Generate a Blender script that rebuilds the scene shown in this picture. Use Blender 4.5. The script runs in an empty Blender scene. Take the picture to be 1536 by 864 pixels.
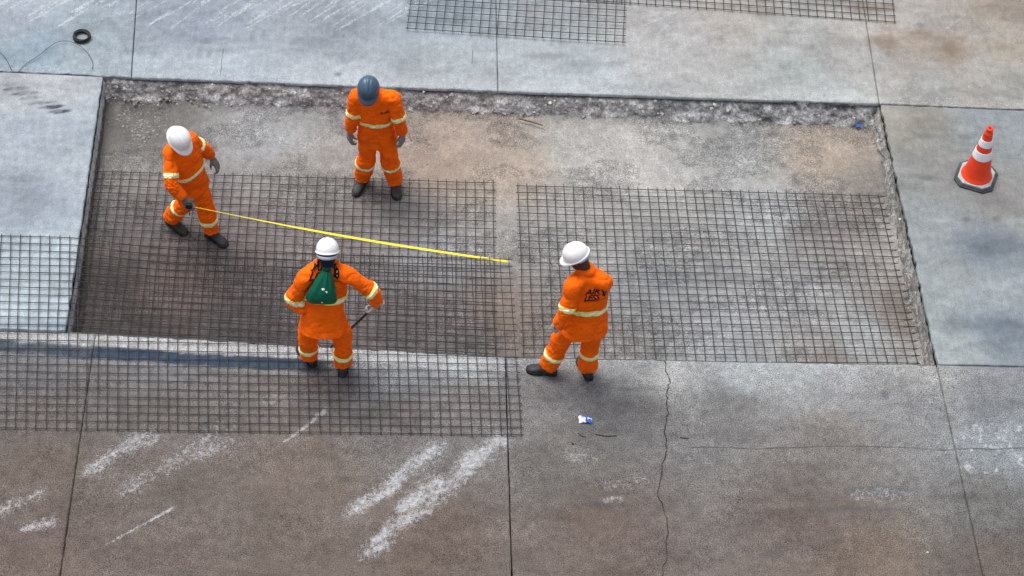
import bpy, bmesh, math, random
import numpy as np
from mathutils import Vector, Matrix
from mathutils.bvhtree import BVHTree

scene = bpy.context.scene
col = scene.collection
rng = np.random.default_rng(7)
random.seed(7)

# ---------------------------------------------------------------- camera (70 mm equivalent, high above the road)
F = 2987.0
def nrm(v):
    v = np.array(v, float); return v / np.linalg.norm(v)
_Y = nrm((-152, 3520, -2987)); _Z = np.array((.026, .647, .762)); _Z = nrm(_Z - _Z.dot(_Y) * _Y); _X = np.cross(_Y, _Z)
R = np.array([_X, _Y, _Z])
_d = R @ np.array((0, 0, -1.0)); CAM_H = 15.26
CAM = np.array((_d[0] / _d[2] * CAM_H, _d[1] / _d[2] * CAM_H, CAM_H)) * np.array((1, 1, 1))
def at(px, py, z=0.0):
    """photo pixel -> point of the world at height z"""
    d = R @ np.array(((px - 768) / F, -(py - 432) / F, -1.0)); return CAM + d * ((z - CAM[2]) / d[2])
cd = bpy.data.cameras.new('camera'); cam = bpy.data.objects.new('camera', cd); col.objects.link(cam)
cd.sensor_width = 36.0; cd.lens = 36.0 * F / 1536; cd.clip_start = .5; cd.clip_end = 2000
M = Matrix.Identity(4)
for i in range(3):
    for j in range(3): M[i][j] = R[i][j]
    M[i][3] = CAM[i]
cam.matrix_world = M
scene.camera = cam

# ---------------------------------------------------------------- sky, soft overcast sun, exposure
SUN_EL, SUN_AZ = math.radians(70), math.radians(-40)      # azimuth from +Y towards +X
world = bpy.data.worlds.new('World'); scene.world = world; world.use_nodes = True
nt = world.node_tree; bg = nt.nodes['Background']
sky = nt.nodes.new('ShaderNodeTexSky'); sky.sky_type = 'NISHITA'; sky.sun_disc = False
sky.sun_elevation = SUN_EL; sky.sun_rotation = SUN_AZ; sky.dust_density = 4; sky.air_density = 1.0
hs = nt.nodes.new('ShaderNodeHueSaturation'); hs.inputs['Saturation'].default_value = .38   # overcast: greyer than a clear sky
nt.links.new(sky.outputs[0], hs.inputs['Color']); nt.links.new(hs.outputs[0], bg.inputs[0]); bg.inputs[1].default_value = .11
sl = bpy.data.lights.new('sun', 'SUN'); sl.energy = 1.5; sl.angle = math.radians(36); sl.color = (1, .97, .93)
so = bpy.data.objects.new('sun', sl); col.objects.link(so)
sd = Vector((math.sin(SUN_AZ) * math.cos(SUN_EL), math.cos(SUN_AZ) * math.cos(SUN_EL), math.sin(SUN_EL)))
so.rotation_euler = sd.to_track_quat('Z', 'Y').to_euler(); so.location = sd * 40
scene.view_settings.view_transform = 'Standard'; scene.view_settings.look = 'None'
scene.view_settings.exposure = 0.74; scene.view_settings.gamma = 1

# ---------------------------------------------------------------- helpers
def lin(c):
    c = np.array(c, float) / 255.0
    return np.where(c <= .04045, c / 12.92, ((c + .055) / 1.055) ** 2.4)
def _hash(ix, iy, iz, seed):
    h = (ix.astype(np.int64) * 374761393 + iy.astype(np.int64) * 668265263 + iz.astype(np.int64) * 1274126177 + seed * 974711) & 0xffffffff
    h = ((h ^ (h >> 13)) * 1274126177) & 0xffffffff
    h = ((h ^ (h >> 16)) * 2246822519) & 0xffffffff
    return ((h ^ (h >> 15)) & 0xffffff) / float(0xffffff)
def vnoise(p, seed=0):
    p = np.asarray(p, float); i = np.floor(p).astype(np.int64); f = p - i; f = f * f * (3 - 2 * f); o = 0
    for a in (0, 1):
        for b in (0, 1):
            for c in (0, 1):
                w = (f[:, 0] if a else 1 - f[:, 0]) * (f[:, 1] if b else 1 - f[:, 1]) * (f[:, 2] if c else 1 - f[:, 2])
                o = o + w * _hash(i[:, 0] + a, i[:, 1] + b, i[:, 2] + c, seed)
    return o
def fbm(p, octv=4, seed=0):
    o = 0; a = .5; t = 0; p = np.asarray(p, float)
    for k in range(octv):
        o = o + a * vnoise(p * 2 ** k, seed + k * 17); t += a; a *= .5
    return o / t
def p3(x, y, z=None):
    return np.stack([x, y, np.zeros_like(x) if z is None else z], 1)
def sstep(a, b, x):
    t = np.clip((x - a) / (b - a), 0, 1); return t * t * (3 - 2 * t)

def tag(o, label=None, cat=None, group=None, kind=None):
    if label: o['label'] = label
    if cat: o['category'] = cat
    if group: o['group'] = group
    if kind: o['kind'] = kind
    return o
def link(name, me, mat=None, parent=None, smooth=False):
    o = bpy.data.objects.new(name, me); col.objects.link(o)
    if mat is not None and not me.materials:
        for m in (mat if isinstance(mat, (list, tuple)) else [mat]): me.materials.append(m)
    if smooth: me.polygons.foreach_set('use_smooth', [True] * len(me.polygons))
    if parent: o.parent = parent; o.matrix_parent_inverse = parent.matrix_world.inverted()
    return o
def mesh(name, v, f, mat=None, parent=None, smooth=False):
    me = bpy.data.meshes.new(name); me.from_pydata([tuple(map(float, q)) for q in v], [], [tuple(q) for q in f]); me.update()
    return link(name, me, mat, parent, smooth)
def empty(name, loc):
    o = bpy.data.objects.new(name, None); col.objects.link(o); o.location = loc; o.empty_display_size = .1
    o.matrix_world = Matrix.Translation(Vector(loc)); return o
class MB:
    def __init__(s): s.v = []; s.f = []
    def add(s, v, f):
        n = len(s.v); s.v += [tuple(map(float, q)) for q in v]; s.f += [tuple(i + n for i in q) for q in f]; return s
    def build(s, name, mat, parent=None, smooth=False): return mesh(name, s.v, s.f, mat, parent, smooth)
def loft(rings, cap=True):
    """list of rings (k x 3) -> closed tube"""
    k = len(rings[0]); v = [q for r in rings for q in r]; f = []
    for i in range(len(rings) - 1):
        for j in range(k):
            a = i * k + j; b = i * k + (j + 1) % k; f.append((a, b, b + k, a + k))
    if cap: f.append(tuple(range(k - 1, -1, -1))); n = (len(rings) - 1) * k; f.append(tuple(range(n, n + k)))
    return v, f
def frames(pts):
    pts = np.array(pts, float); T = np.gradient(pts, axis=0); T /= np.linalg.norm(T, axis=1)[:, None] + 1e-12
    ref = np.array((0, 0, 1.0)) if abs(T[0][2]) < .8 else np.array((1.0, 0, 0)); out = []; u = np.cross(T[0], ref); u /= np.linalg.norm(u)
    for t in T:
        u = u - t * t.dot(u); u /= np.linalg.norm(u); out.append((u, np.cross(t, u)))
    return out
def tube(pts, r, k=6):
    pts = np.array(pts, float); fr = frames(pts); r = np.broadcast_to(np.asarray(r, float), (len(pts),)); rings = []
    for p, (u, w), rr in zip(pts, fr, r):
        rings.append([p + rr * (math.cos(a) * u + math.sin(a) * w) for a in np.arange(k) * 2 * math.pi / k])
    return loft(rings)
def ball(c, r, n=12, m=8):
    c = np.array(c, float); r = np.broadcast_to(np.asarray(r, float), (3,)); rings = []
    for i in range(m + 1):
        th = math.pi * (.02 + .96 * i / m)
        rings.append([c + r * np.array((math.sin(th) * math.cos(a), math.sin(th) * math.sin(a), -math.cos(th))) for a in np.arange(n) * 2 * math.pi / n])
    return loft(rings)
def curve_pts(pts, n=8):
    """Catmull-Rom through control points"""
    p = np.array(pts, float); p = np.vstack([2 * p[0] - p[1], p, 2 * p[-1] - p[-2]]); o = []
    for i in range(1, len(p) - 2):
        for t in np.linspace(0, 1, n, endpoint=False):
            a, b, c, d = p[i - 1], p[i], p[i + 1], p[i + 2]
            o.append(.5 * (2 * b + (c - a) * t + (2 * a - 5 * b + 4 * c - d) * t ** 2 + (3 * b - a - 3 * c + d) * t ** 3))
    o.append(p[-2]); return np.array(o)

# ---------------------------------------------------------------- materials
def principled(name, c, rough=.6, spec=.3, metallic=0):
    m = bpy.data.materials.new(name); m.use_nodes = True; b = m.node_tree.nodes['Principled BSDF']
    b.inputs['Base Color'].default_value = (*c, 1); b.inputs['Roughness'].default_value = rough
    b.inputs['Specular IOR Level'].default_value = spec; b.inputs['Metallic'].default_value = metallic
    return m, m.node_tree, b
def N(nt, typ, **kw):
    n = nt.nodes.new(typ)
    for k, v in kw.items():
        if k in ('operation', 'blend_type', 'data_type', 'attribute_name', 'noise_dimensions', 'feature', 'use_clamp', 'clamp'): setattr(n, k, v)
        else: n.inputs[k.replace('_', ' ')].default_value = v
    return n
def mth(nt, op, a, b=None, clamp=False):
    n = nt.nodes.new('ShaderNodeMath'); n.operation = op; n.use_clamp = clamp
    for i, q in enumerate((a, b)):
        if q is None: continue
        if isinstance(q, (int, float)): n.inputs[i].default_value = q
        else: nt.links.new(q, n.inputs[i])
    return n.outputs[0]
def rng_map(nt, x, a, b, c, d, smooth=False):
    n = nt.nodes.new('ShaderNodeMapRange'); n.clamp = True
    if smooth: n.interpolation_type = 'SMOOTHSTEP'
    nt.links.new(x, n.inputs[0])
    for i, q in enumerate((a, b, c, d)): n.inputs[i + 1].default_value = q
    return n.outputs[0]
def mix(nt, fac, a, b, typ='MIX'):
    n = nt.nodes.new('ShaderNodeMix'); n.data_type = 'RGBA'; n.blend_type = typ
    for s, q in ((n.inputs[0], fac), (n.inputs[6], a), (n.inputs[7], b)):
        if isinstance(q, (int, float)): s.default_value = q
        elif isinstance(q, (tuple, list)): s.default_value = (*q[:3], 1)
        else: nt.links.new(q, s)
    return n.outputs[2]
def noise(nt, vec, scale, detail=3, rough=.55):
    n = nt.nodes.new('ShaderNodeTexNoise'); n.inputs['Scale'].default_value = scale; n.inputs['Detail'].default_value = detail
    n.inputs['Roughness'].default_value = rough; nt.links.new(vec, n.inputs['Vector']); return n.outputs[0]
def varied(name, c, rough=.6, spec=.3, metallic=0, amt=.25, scale=18, fine=140, bump=.15, dirt=None, dirt_amt=.5):
    """a plain colour with mottling, fine grain and optional dirt"""
    m, nt, b = principled(name, c, rough, spec, metallic)
    g = nt.nodes.new('ShaderNodeNewGeometry').outputs['Position']
    n1 = noise(nt, g, scale, 4); n2 = noise(nt, g, fine, 2)
    f = mth(nt, 'MULTIPLY', rng_map(nt, n1, .3, .7, 1 - amt, 1 + amt), rng_map(nt, n2, .25, .75, 1 - amt * .6, 1 + amt * .6))
    cc = nt.nodes.new('ShaderNodeCombineColor')
    for i in range(3): nt.links.new(f, cc.inputs[i])
    out = mix(nt, 1.0, tuple(c), cc.outputs[0], 'MULTIPLY')
    if dirt is not None:
        d = mth(nt, 'MULTIPLY', rng_map(nt, noise(nt, g, scale * .6, 5, .65), .48, .68, 0, 1), dirt_amt); out = mix(nt, d, out, tuple(dirt))
    nt.links.new(out, b.inputs['Base Color'])
    if bump:
        bp = nt.nodes.new('ShaderNodeBump'); bp.inputs['Strength'].default_value = bump; bp.inputs['Distance'].default_value = .01
        nt.links.new(n2, bp.inputs['Height']); nt.links.new(bp.outputs[0], b.inputs['Normal'])
    return m
def concrete(name, grain=.34, mid=.16, spec=.25, rough=.85, bump=.5, fine=62, pepper=.3, brush=.07):
    """colour of each spot (tone) and wear masks (R white scuffs, G dark stains and painted shade, B brown soil) come from the mesh; grain and broken edges are nodes"""
    m, nt, b = principled(name, (.3, .3, .3), rough, spec)
    g = nt.nodes.new('ShaderNodeNewGeometry').outputs['Position']
    ta = N(nt, 'ShaderNodeAttribute', attribute_name='tone'); tone = ta.outputs['Color']
    mk = nt.nodes.new('ShaderNodeSeparateColor'); nt.links.new(N(nt, 'ShaderNodeAttribute', attribute_name='marks').outputs['Color'], mk.inputs[0])
    n1 = noise(nt, g, fine, 3, .7); n2 = noise(nt, g, 11, 5, .65); n3 = noise(nt, g, 2.3, 4, .6); n4 = noise(nt, g, 150, 2, .6)
    vo = nt.nodes.new('ShaderNodeTexVoronoi'); vo.inputs['Scale'].default_value = 38; nt.links.new(g, vo.inputs['Vector'])
    f = mth(nt, 'MULTIPLY', rng_map(nt, n1, .34, .66, 1 - grain, 1 + grain), rng_map(nt, n2, .34, .66, 1 - mid, 1 + mid))
    f = mth(nt, 'MULTIPLY', f, rng_map(nt, n3, .3, .7, .93, 1.07)); f = mth(nt, 'MULTIPLY', f, rng_map(nt, n4, .3, .7, 1 - grain * .6, 1 + grain * .6))
    n6 = noise(nt, g, 105, 1, .6)
    f = mth(nt, 'MULTIPLY', f, rng_map(nt, n6, .54, .68, 1, 1 - pepper * 1.5)); f = mth(nt, 'MULTIPLY', f, rng_map(nt, n6, .30, .42, 1 + pepper * .9, 1))
    f = mth(nt, 'ADD', 1.0, mth(nt, 'MULTIPLY', mth(nt, 'SUBTRACT', f, 1.0), ta.outputs['Alpha']))
    sc_ = nt.nodes.new('ShaderNodeVectorMath'); sc_.operation = 'MULTIPLY'; sc_.inputs[1].default_value = (19, 5, 5); nt.links.new(g, sc_.inputs[0])
    f = mth(nt, 'MULTIPLY', f, rng_map(nt, noise(nt, sc_.outputs[0], 1, 4, .65), .32, .68, 1 - brush, 1 + brush))
    pit = mth(nt, 'MULTIPLY', rng_map(nt, vo.outputs['Distance'], .06, .16, 1, 0), rng_map(nt, n2, .5, .62, 0, .55))   # pinholes
    cc = nt.nodes.new('ShaderNodeCombineColor')
    for i in range(3): nt.links.new(f, cc.inputs[i])
    c = mix(nt, 1.0, tone, cc.outputs[0], 'MULTIPLY')
    c = mix(nt, pit, c, (.05, .048, .045))
    n5 = noise(nt, g, 21, 6, .8)
    hi = mth(nt, 'ADD', mth(nt, 'MULTIPLY', n1, .35), mth(nt, 'MULTIPLY', n5, .65))
    def soft(ch, a, b): return mth(nt, 'MULTIPLY', mk.outputs[ch], rng_map(nt, hi, .36, .62, a, b), True)
    c = mix(nt, soft(2, .5, 1.5), c, (.16, .128, .102))
    c = mix(nt, soft(1, .5, 1.4), c, (.04, .048, .06))
    w = rng_map(nt, mth(nt, 'ADD', mk.outputs[0], mth(nt, 'MULTIPLY', mth(nt, 'SUBTRACT', hi, .5), 6.0)), .30, 1.55, 0, 1)
    c = mix(nt, mth(nt, 'MULTIPLY', mth(nt, 'MULTIPLY', w, rng_map(nt, mk.outputs[0], 0, .18, 0, 1)), .92), c, (.47, .49, .52))
    nt.links.new(c, b.inputs['Base Color'])
    bp = nt.nodes.new('ShaderNodeBump'); bp.inputs['Strength'].default_value = bump; bp.inputs['Distance'].default_value = .008
    nt.links.new(mth(nt, 'ADD', n1, mth(nt, 'MULTIPLY', n2, 1.5)), bp.inputs['Height']); nt.links.new(bp.outputs[0], b.inputs['Normal'])
    return m
MAT_CONC = concrete('weathered_concrete', grain=.18, mid=.13, fine=70, pepper=.12, brush=.09)
MAT_WORN = concrete('worn_brown_concrete', grain=.34, mid=.21, fine=80, pepper=.55, brush=.05)
MAT_PIT = concrete('excavated_base', grain=.36, mid=.24, bump=.8, fine=64, pepper=.36)
MAT_WALL = concrete('broken_concrete_face', grain=.45, mid=.4, bump=1.0, fine=40)
MAT_STEEL = varied('rusty_rebar', (.032, .030, .029), .7, .3, 0, .35, 9, 90, .1, (.07, .045, .03), .6)
MAT_CRACK = principled('crack_dark', (.03, .028, .027), .95, .1)[0]  # near-black colour of the crack ribbons and the black pebble
MAT_STONE = varied('crushed_stone', (.25, .245, .235), .9, .2, 0, .45, 30, 160, .4)

# ---------------------------------------------------------------- colour of the ground (seen in daylight) and its marks
TF = .61
def tones(txt, fac=.61, tint=(1, 1, 1)):
    t = np.array([float(q) for q in txt.split()]).reshape(-1, 5)
    xy = np.array([at(a, b)[:2] for a, b in t[:, :2]]); return xy, lin(t[:, 2:]) * fac * np.array(tint)
TOP = tones("""20 20 165 175 185 120 90 160 172 180 60 80 150 168 180 300 40 150 160 172 300 100 176 186 194 500 60 150 158 166 500 110 180 188 194 660 100 172 180 184
650 20 158 170 180 850 90 168 176 180 850 130 190 198 202 1000 60 178 178 178 1100 20 182 178 172 1200 60 172 174 172 1200 110 168 174 174 1400 70 168 162 152 1400 120 162 164 162 1500 20 156 148 138 1500 120 165 165 160 1250 145 185 190 190 1326 62 150 136 120 1380 57 158 144 130 1426 76 148 130 114 1300 75 180 180 178 1310 95 174 174 172 1370 88 172 168 162 1470 95 170 168 164 1500 72 160 152 140 1480 50 168 164 158 1400 30 168 166 162 1300 40 182 180 176 1360 30 176 174 170""", .645)
LEFT = tones("""60 130 185 190 194 60 200 172 182 192 60 300 165 176 188 100 250 178 188 196 50 400 190 204 213 50 460 195 208 217 110 380 185 198 206""")
RIGHT = tones("""1370 180 160 158 150 1480 190 150 158 162 1400 270 146 148 146 1400 330 158 165 168 1500 300 152 152 150 1480 370 132 142 152 1420 420 168 176 178 1500 440 160 168 172 1500 490 138 150 162 1430 520 168 177 179""")
LOW = tones("""60 560 125 125 130 60 620 118 112 110 60 700 110 100 94 60 840 112 100 96 250 560 130 130 135 250 620 120 114 112 250 720 115 107 102 250 840 118 108 104 450 570 125 120 120
600 560 150 155 162 600 620 120 116 116 450 700 122 112 106 450 800 115 106 100 650 800 112 100 94 700 600 128 124 124 700 545 172 178 184 800 600 125 124 126 900 560 150 152 154 950 620 112 112 114
850 700 115 112 110 900 780 112 100 96 900 850 115 105 100 1100 560 160 166 170 1100 620 125 125 126 1250 590 156 158 162 1250 640 130 126 124 1200 720 115 110 108 1200 780 112 102 98 1300 840 120 108 100
1380 600 138 140 144 1480 600 138 142 148 1500 660 145 153 160 1480 760 112 112 112 1500 850 110 102 98 1000 545 175 178 180 1200 550 172 178 182 1380 555 165 168 168""", .665, (1.01, 1.0, .965))
PIT = tones("""200 170 105 102 98 200 240 125 122 118 400 180 140 140 140 450 230 132 128 124 660 220 145 130 118 750 230 150 138 126 900 200 152 150 146 1000 240 158 156 152 1100 200 140 140 138 1250 210 150 138 126
1300 250 120 115 110 200 300 100 95 94 170 400 78 72 70 250 400 105 92 90 350 350 112 104 102 200 470 82 76 74 350 470 92 86 86 500 330 120 114 112 600 300 128 124 122 650 360 136 136 138 600 450 108 102 102 700 480 112 108 106
755 330 140 138 134 755 450 120 108 100 850 330 148 146 144 1000 330 140 140 138 1000 400 135 137 138 1150 300 150 152 152 1250 330 118 114 112 1200 420 146 146 146 1300 350 140 136 132 1100 480 142 144 146 900 500 130 128 126
1300 480 148 150 150 1370 450 120 112 106 1250 520 135 130 126""", .93, (.985, 1.0, 1.01))
def tone_at(xy, T, sharp=3.4):
    pts, c = T; w = 0; s = 0
    for p, q in zip(pts, c):
        d2 = ((xy - p) ** 2).sum(1) + .02; ww = d2 ** (-sharp / 2); w = w + ww; s = s + ww[:, None] * q
    return s / w[:, None]
class Marks:
    def __init__(s): s.items = []
    def streak(s, ch, p, q, w, amt, taper=1.0):          # a scuff between two spots; w in metres
        s.items.append(('s', ch, at(*p)[:2], at(*q)[:2], w, amt, taper)); return s
    def spot(s, ch, p, rx, ry, amt, ang=0): s.items.append(('o', ch, at(*p)[:2], (rx, ry), math.radians(ang), amt, 0)); return s
    def eval(s, xy):
        m = np.zeros((len(xy), 3))
        wob = (fbm(p3(xy[:, 0] * 3, xy[:, 1] * 3), 3, 5) - .5); fin = fbm(p3(xy[:, 0] * 6, xy[:, 1] * 8), 4, 6)
        for it in s.items:
            if it[0] == 's':
                _, ch, a, b, w, amt, tp = it; d = b - a; L = np.linalg.norm(d); d = d / L; r = xy - a
                t = r @ d / L; e = np.abs(r @ np.array((-d[1], d[0])) + wob * w * .8)
                ww = w * (1 - tp * .6 * np.clip(1 - t, 0, 1)); k = np.exp(-(e / ww) ** 2 * 1.5) * sstep(-.08, .12, t) * (1 - sstep(.85, 1.08, t))
                k = k * amt * np.clip(.25 + 1.5 * fbm(p3((r @ d) * 5, (r @ np.array((-d[1], d[0]))) * 16), 3, 9), .2, 1.25)
            else:
                _, ch, c, (rx, ry), an, amt, _ = it; r = xy - c; u = r[:, 0] * math.cos(an) + r[:, 1] * math.sin(an); v = -r[:, 0] * math.sin(an) + r[:, 1] * math.cos(an)
                k = amt * (1 - sstep(.35, 1.25, np.sqrt((u / rx) ** 2 + (v / ry) ** 2) + wob * 1.6)) * np.clip(1.9 * fin - .25, .15, 1.2)
            m[:, ch] = np.maximum(m[:, ch], k)
        return m
MK = Marks()
W_, D_, B_ = 0, 1, 2
for i in range(58):                                     # wire-brush scuffs across the far slabs
    x = random.uniform(-60, 600); y = random.uniform(6, 44); L = random.uniform(25, 95)
    MK.streak(W_, (x, y), (x + L, y - L * random.uniform(.5, .75)), random.uniform(.014, .04), random.uniform(.6, 1.0))
for a, b, w, s in [((96, 36), (165, -5), .04, .7), ((480, 32), (545, -6), .02, .95), ((505, 45), (600, -8), .035, .8), ((574, 38), (660, -6), .015, .9), ((385, 32), (470, -4), .02, .7), ((960, 40), (1020, 15), .03, .6), ((985, 52), (1010, 30), .02, .6),
                   ((1415, 46), (1450, 20), .02, .6), ((10, 60), (200, 15), .05, .35),
                   ((520, 775), (672, 660), .125, .72), ((560, 752), (600, 722), .08, .9), ((540, 838), (758, 652), .14, .68), ((595, 768), (665, 715), .13, 1.0), ((690, 705), (760, 655), .14, .95), ((555, 815), (620, 765), .10, .75),
                   ((425, 664), (490, 613), .042, .95), ((120, 715), (240, 645), .13, .55), ((150, 690), (200, 668), .06, .7), ((180, 742), (335, 645), .16, .42), ((290, 690), (350, 650), .1, .45), ((160, 817), (266, 758), .021, 1.1), ((-20, 780), (70, 735), .08, .5), ((30, 795), (90, 778), .08, .65), ((-10, 762), (40, 748), .05, .35)]:
    MK.streak(W_, a, b, w, min(s * 1.15, 1.1), 1.0 if w < .08 else .4)
for i in range(26):
    x = random.uniform(1440, 1545); y = random.uniform(628, 705); L = random.uniform(10, 30)
    MK.streak(W_, (x, y), (x + L * random.uniform(-.6, .9), y + L * .5), .026, random.uniform(.6, 1.0))
for p, rx, ry, a in [((1500, 655), .35, .22, .4), ((560, 545), .9, .1, .5), ((650, 540), .8, .09, .75), ((720, 545), .4, .16, .6), ((1120, 552), .5, .1, .5), ((1060, 560), .3, .12, .4), ((880, 683), .25, .1, .4), ((930, 725), .3, .08, .4), ((920, 750), .12, .04, .6),
                     ((1065, 692), .06, .07, .6), ((1030, 688), .1, .03, .5), ((1190, 685), .2, .08, .45), ((1330, 742), .3, .06, .45), ((840, 790), .15, .03, .45), ((1390, 829), .02, .015, 1), ((1457, 676), .025, .02, 1), ((600, 700), .2, .1, .3),
                     ((720, 640), .2, .12, .5), ((420, 600), .25, .08, .4), ((330, 640), .2, .08, .4), ((760, 662), .1, .06, .7), ((1170, 690), .12, .04, .4), ((700, 430), .25, .35, .25), ((680, 500), .3, .1, .25), ((420, 520), .8, .06, .2), ((300, 510), .9, .07, .0)]:
    MK.spot(W_, p, rx, ry, a)
for x0, x1, y0, y1, n, a in ((1000, 1540, 596, 610, 26, .26), (1130, 1400, 612, 622, 12, .2), (40, 330, 70, 84, 18, .26), (380, 600, 48, 60, 12, .22), (1060, 1330, 60, 74, 13, .16), (60, 150, 92, 102, 7, .24)):
    for k in range(n):                                  # rows of trowel dabs
        t = k / (n - 1); MK.spot(D_, (x0 + (x1 - x0) * t + random.uniform(-5, 5), y0 + (y1 - y0) * t + random.uniform(-4, 4)), random.uniform(.025, .05), random.uniform(.06, .12), a * random.uniform(.6, 1.3), random.uniform(-15, 15))
for k in range(14):                                     # boot prints on the near-left slab
    t = k / 13; MK.spot(D_, (6 + 80 * t + (k % 2) * 4, 126 + 45 * t - (k % 2) * 3), .10, .026, .95, 12)
for p, rx, ry, a, an in [((1480, 372), .6, .13, .42, -3), ((1500, 490), .55, .17, .36, -4), ((1395, 267), .28, .05, .42, -8), ((1420, 205), .4, .07, .3, 0), ((1447, 329), .05, .04, .5, 0), ((1495, 329), .05, .04, .65, 0), ((1472, 580), .3, .15, .15, 0),
                         ((507, 112), .06, .05, .6, 0), ((1328, 592), .04, .06, .7, 0), ((1230, 595), .2, .1, .3, 0), ((1240, 602), .09, .07, .4, 0), ((970, 550), .15, .1, .4, 20), ((518, 718), .035, .03, .9, 0), ((975, 773), .12, .04, .55, 0), ((1158, 832), .1, .05, .6, 0),
                         ((860, 745), .3, .04, .3, 0), ((925, 755), .35, .035, .4, 0), ((1330, 736), .3, .04, .5, 0), ((1230, 765), .6, .03, .5, 0), ((880, 590), .5, .15, .10, 0), ((1100, 610), .6, .1, .14, 0), ((1070, 603), .35, .06, .16, 0), ((1350, 610), .5, .08, .2, 0),
                         ((80, 85), .35, .12, .22, 0), ((470, 60), .5, .1, .22, 0), ((230, 55), .6, .08, .2, 0), ((330, 60), .3, .06, .25, 0), ((1190, 65), .5, .08, .15, 0), ((720, 30), .4, .12, .2, 0), ((1380, 38), .05, .03, .5, 0), ((110, 805), .05, .05, .5, 0), ((930, 620), .4, .25, .07, 0),
                         ((40, 268), .3, .06, .28, 0), ((70, 210), .3, .08, .18, 0), ((50, 300), .5, .2, .14, 0)]:
    MK.spot(D_, p, rx, ry, a, an)
for p, rx, ry, a in [((1332, 62), .17, .11, .5), ((1378, 57), .36, .06, .45), ((1426, 74), .16, .15, .55), ((1370, 50), .2, .05, .35), ((1500, 72), .3, .06, .25), ((1480, 8), .8, .10, .25), ((1300, 12), .35, .1, .5), ((1150, 18), .15, .1, .35), ((1110, 10), .2, .06, .4), ((960, 35), .18, .08, .4), ((1180, 48), .2, .05, .3), ((1000, 15), .25, .05, .3),
                     ((520, 850), 1.6, .12, .3), ((1250, 850), 1.5, .15, .35), ((900, 780), .8, .12, .3), ((870, 745), .5, .1, .3), ((60, 840), .7, .2, .25), ((600, 760), .5, .1, .3), ((640, 735), .6, .05, .4), ((440, 730), .5, .2, .25), ((1250, 760), .6, .12, .3), ((1420, 640), .2, .05, .2), ((780, 800), .3, .4, .2),
                     ((1390, 180), .3, .06, .25), ((1500, 240), .4, .06, .15)]:
    MK.spot(B_, p, rx, ry, a * (.6 if p[1] > 540 else 1.15))
PM = Marks()                                            # marks of the excavated floor, and shade painted along its left wall
for p, rx, ry, a in [((660, 225), .5, .2, .35), ((750, 215), .5, .22, .4), ((1240, 212), .5, .16, .42), ((1290, 240), .2, .3, .4), ((1000, 215), .4, .15, .2), ((470, 235), .5, .12, .25), ((1200, 328), .15, .06, .6), ((560, 280), .6, .12, .3), ((300, 400), .9, .35, .4), ((250, 350), .5, .2, .35), ((200, 420), .5, .4, .3), ((755, 460), .16, .5, .4), ((930, 290), .5, .1, .3), ((990, 300), .25, .15, .3), ((1120, 350), .35, .1, .3), ((1340, 470), .15, .4, .35)]:
    PM.spot(B_, p, rx * 1.1, ry * 1.1, a * .28)
for p, rx, ry, a in [((175, 165), .25, .3, .4), ((205, 145), .4, .12, .4), ((150, 300), .12, .5, .3), ((115, 440), .25, .7, .35), ((165, 470), .5, .25, .35), ((190, 380), .5, .4, .25), ((900, 240), .12, .16, .35), ((1085, 235), .1, .14, .4), ((1130, 260), .25, .08, .3), ((1260, 310), .35, .08, .4), ((1225, 320), .06, .05, .7), ((1000, 325), .16, .16, .4), ((1010, 385), .5, .12, .3), ((950, 405), .35, .14, .35), ((1060, 372), .4, .1, .35),  # dark patches; the first ones paint the left wall's shade on the floor
                         ((1100, 395), .3, .1, .3), ((1220, 470), .16, .1, .35), ((1180, 505), .25, .09, .4), ((1280, 370), .3, .07, .35), ((1230, 395), .3, .05, .35), ((1240, 440), .2, .06, .3), ((930, 470), .25, .2, .3), ((260, 180), .35, .1, .3), ((1100, 310), .1, .05, .4), ((1080, 250), .1, .1, .4), ((885, 300), .15, .04, .3), ((450, 390), .8, .3, .2), ((600, 490), 1.2, .15, .22), ((300, 480), 1.0, .2, .25), ((1090, 190), .2, .2, .3), ((310, 190), .05, .05, .5), ((370, 195), .06, .07, .4)]:
    PM.spot(D_, p, rx, ry, a * .62)
for p, rx, ry, a in [((420, 185), .5, .15, .25), ((640, 190), .5, .06, .3), ((1010, 225), .25, .2, .3), ((1120, 215), .2, .25, .35), ((1200, 215), .2, .15, .2), ((640, 370), .35, .2, .3), ((700, 350), .3, .3, .2), ((1185, 300), .3, .1, .35), ((1150, 360), .3, .1, .25), ((1310, 400), .2, .1, .35), ((1080, 470), .3, .12, .35), ((1170, 495), .2, .12, .4), ((1330, 470), .12, .1, .4), ((1240, 500), .3, .06, .25), ((870, 400), .3, .1, .2), ((700, 445), .3, .15, .25), ((350, 460), .4, .12, .2), ((560, 420), .3, .2, .2), ((1000, 500), .3, .1, .2), ((1100, 230), .3, .08, .3), ((835, 175), .3, .06, .35), ((880, 165), .2, .04, .4), ((430, 330), .3, .1, .15)]:
    PM.spot(W_, p, rx, ry, a)

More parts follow.
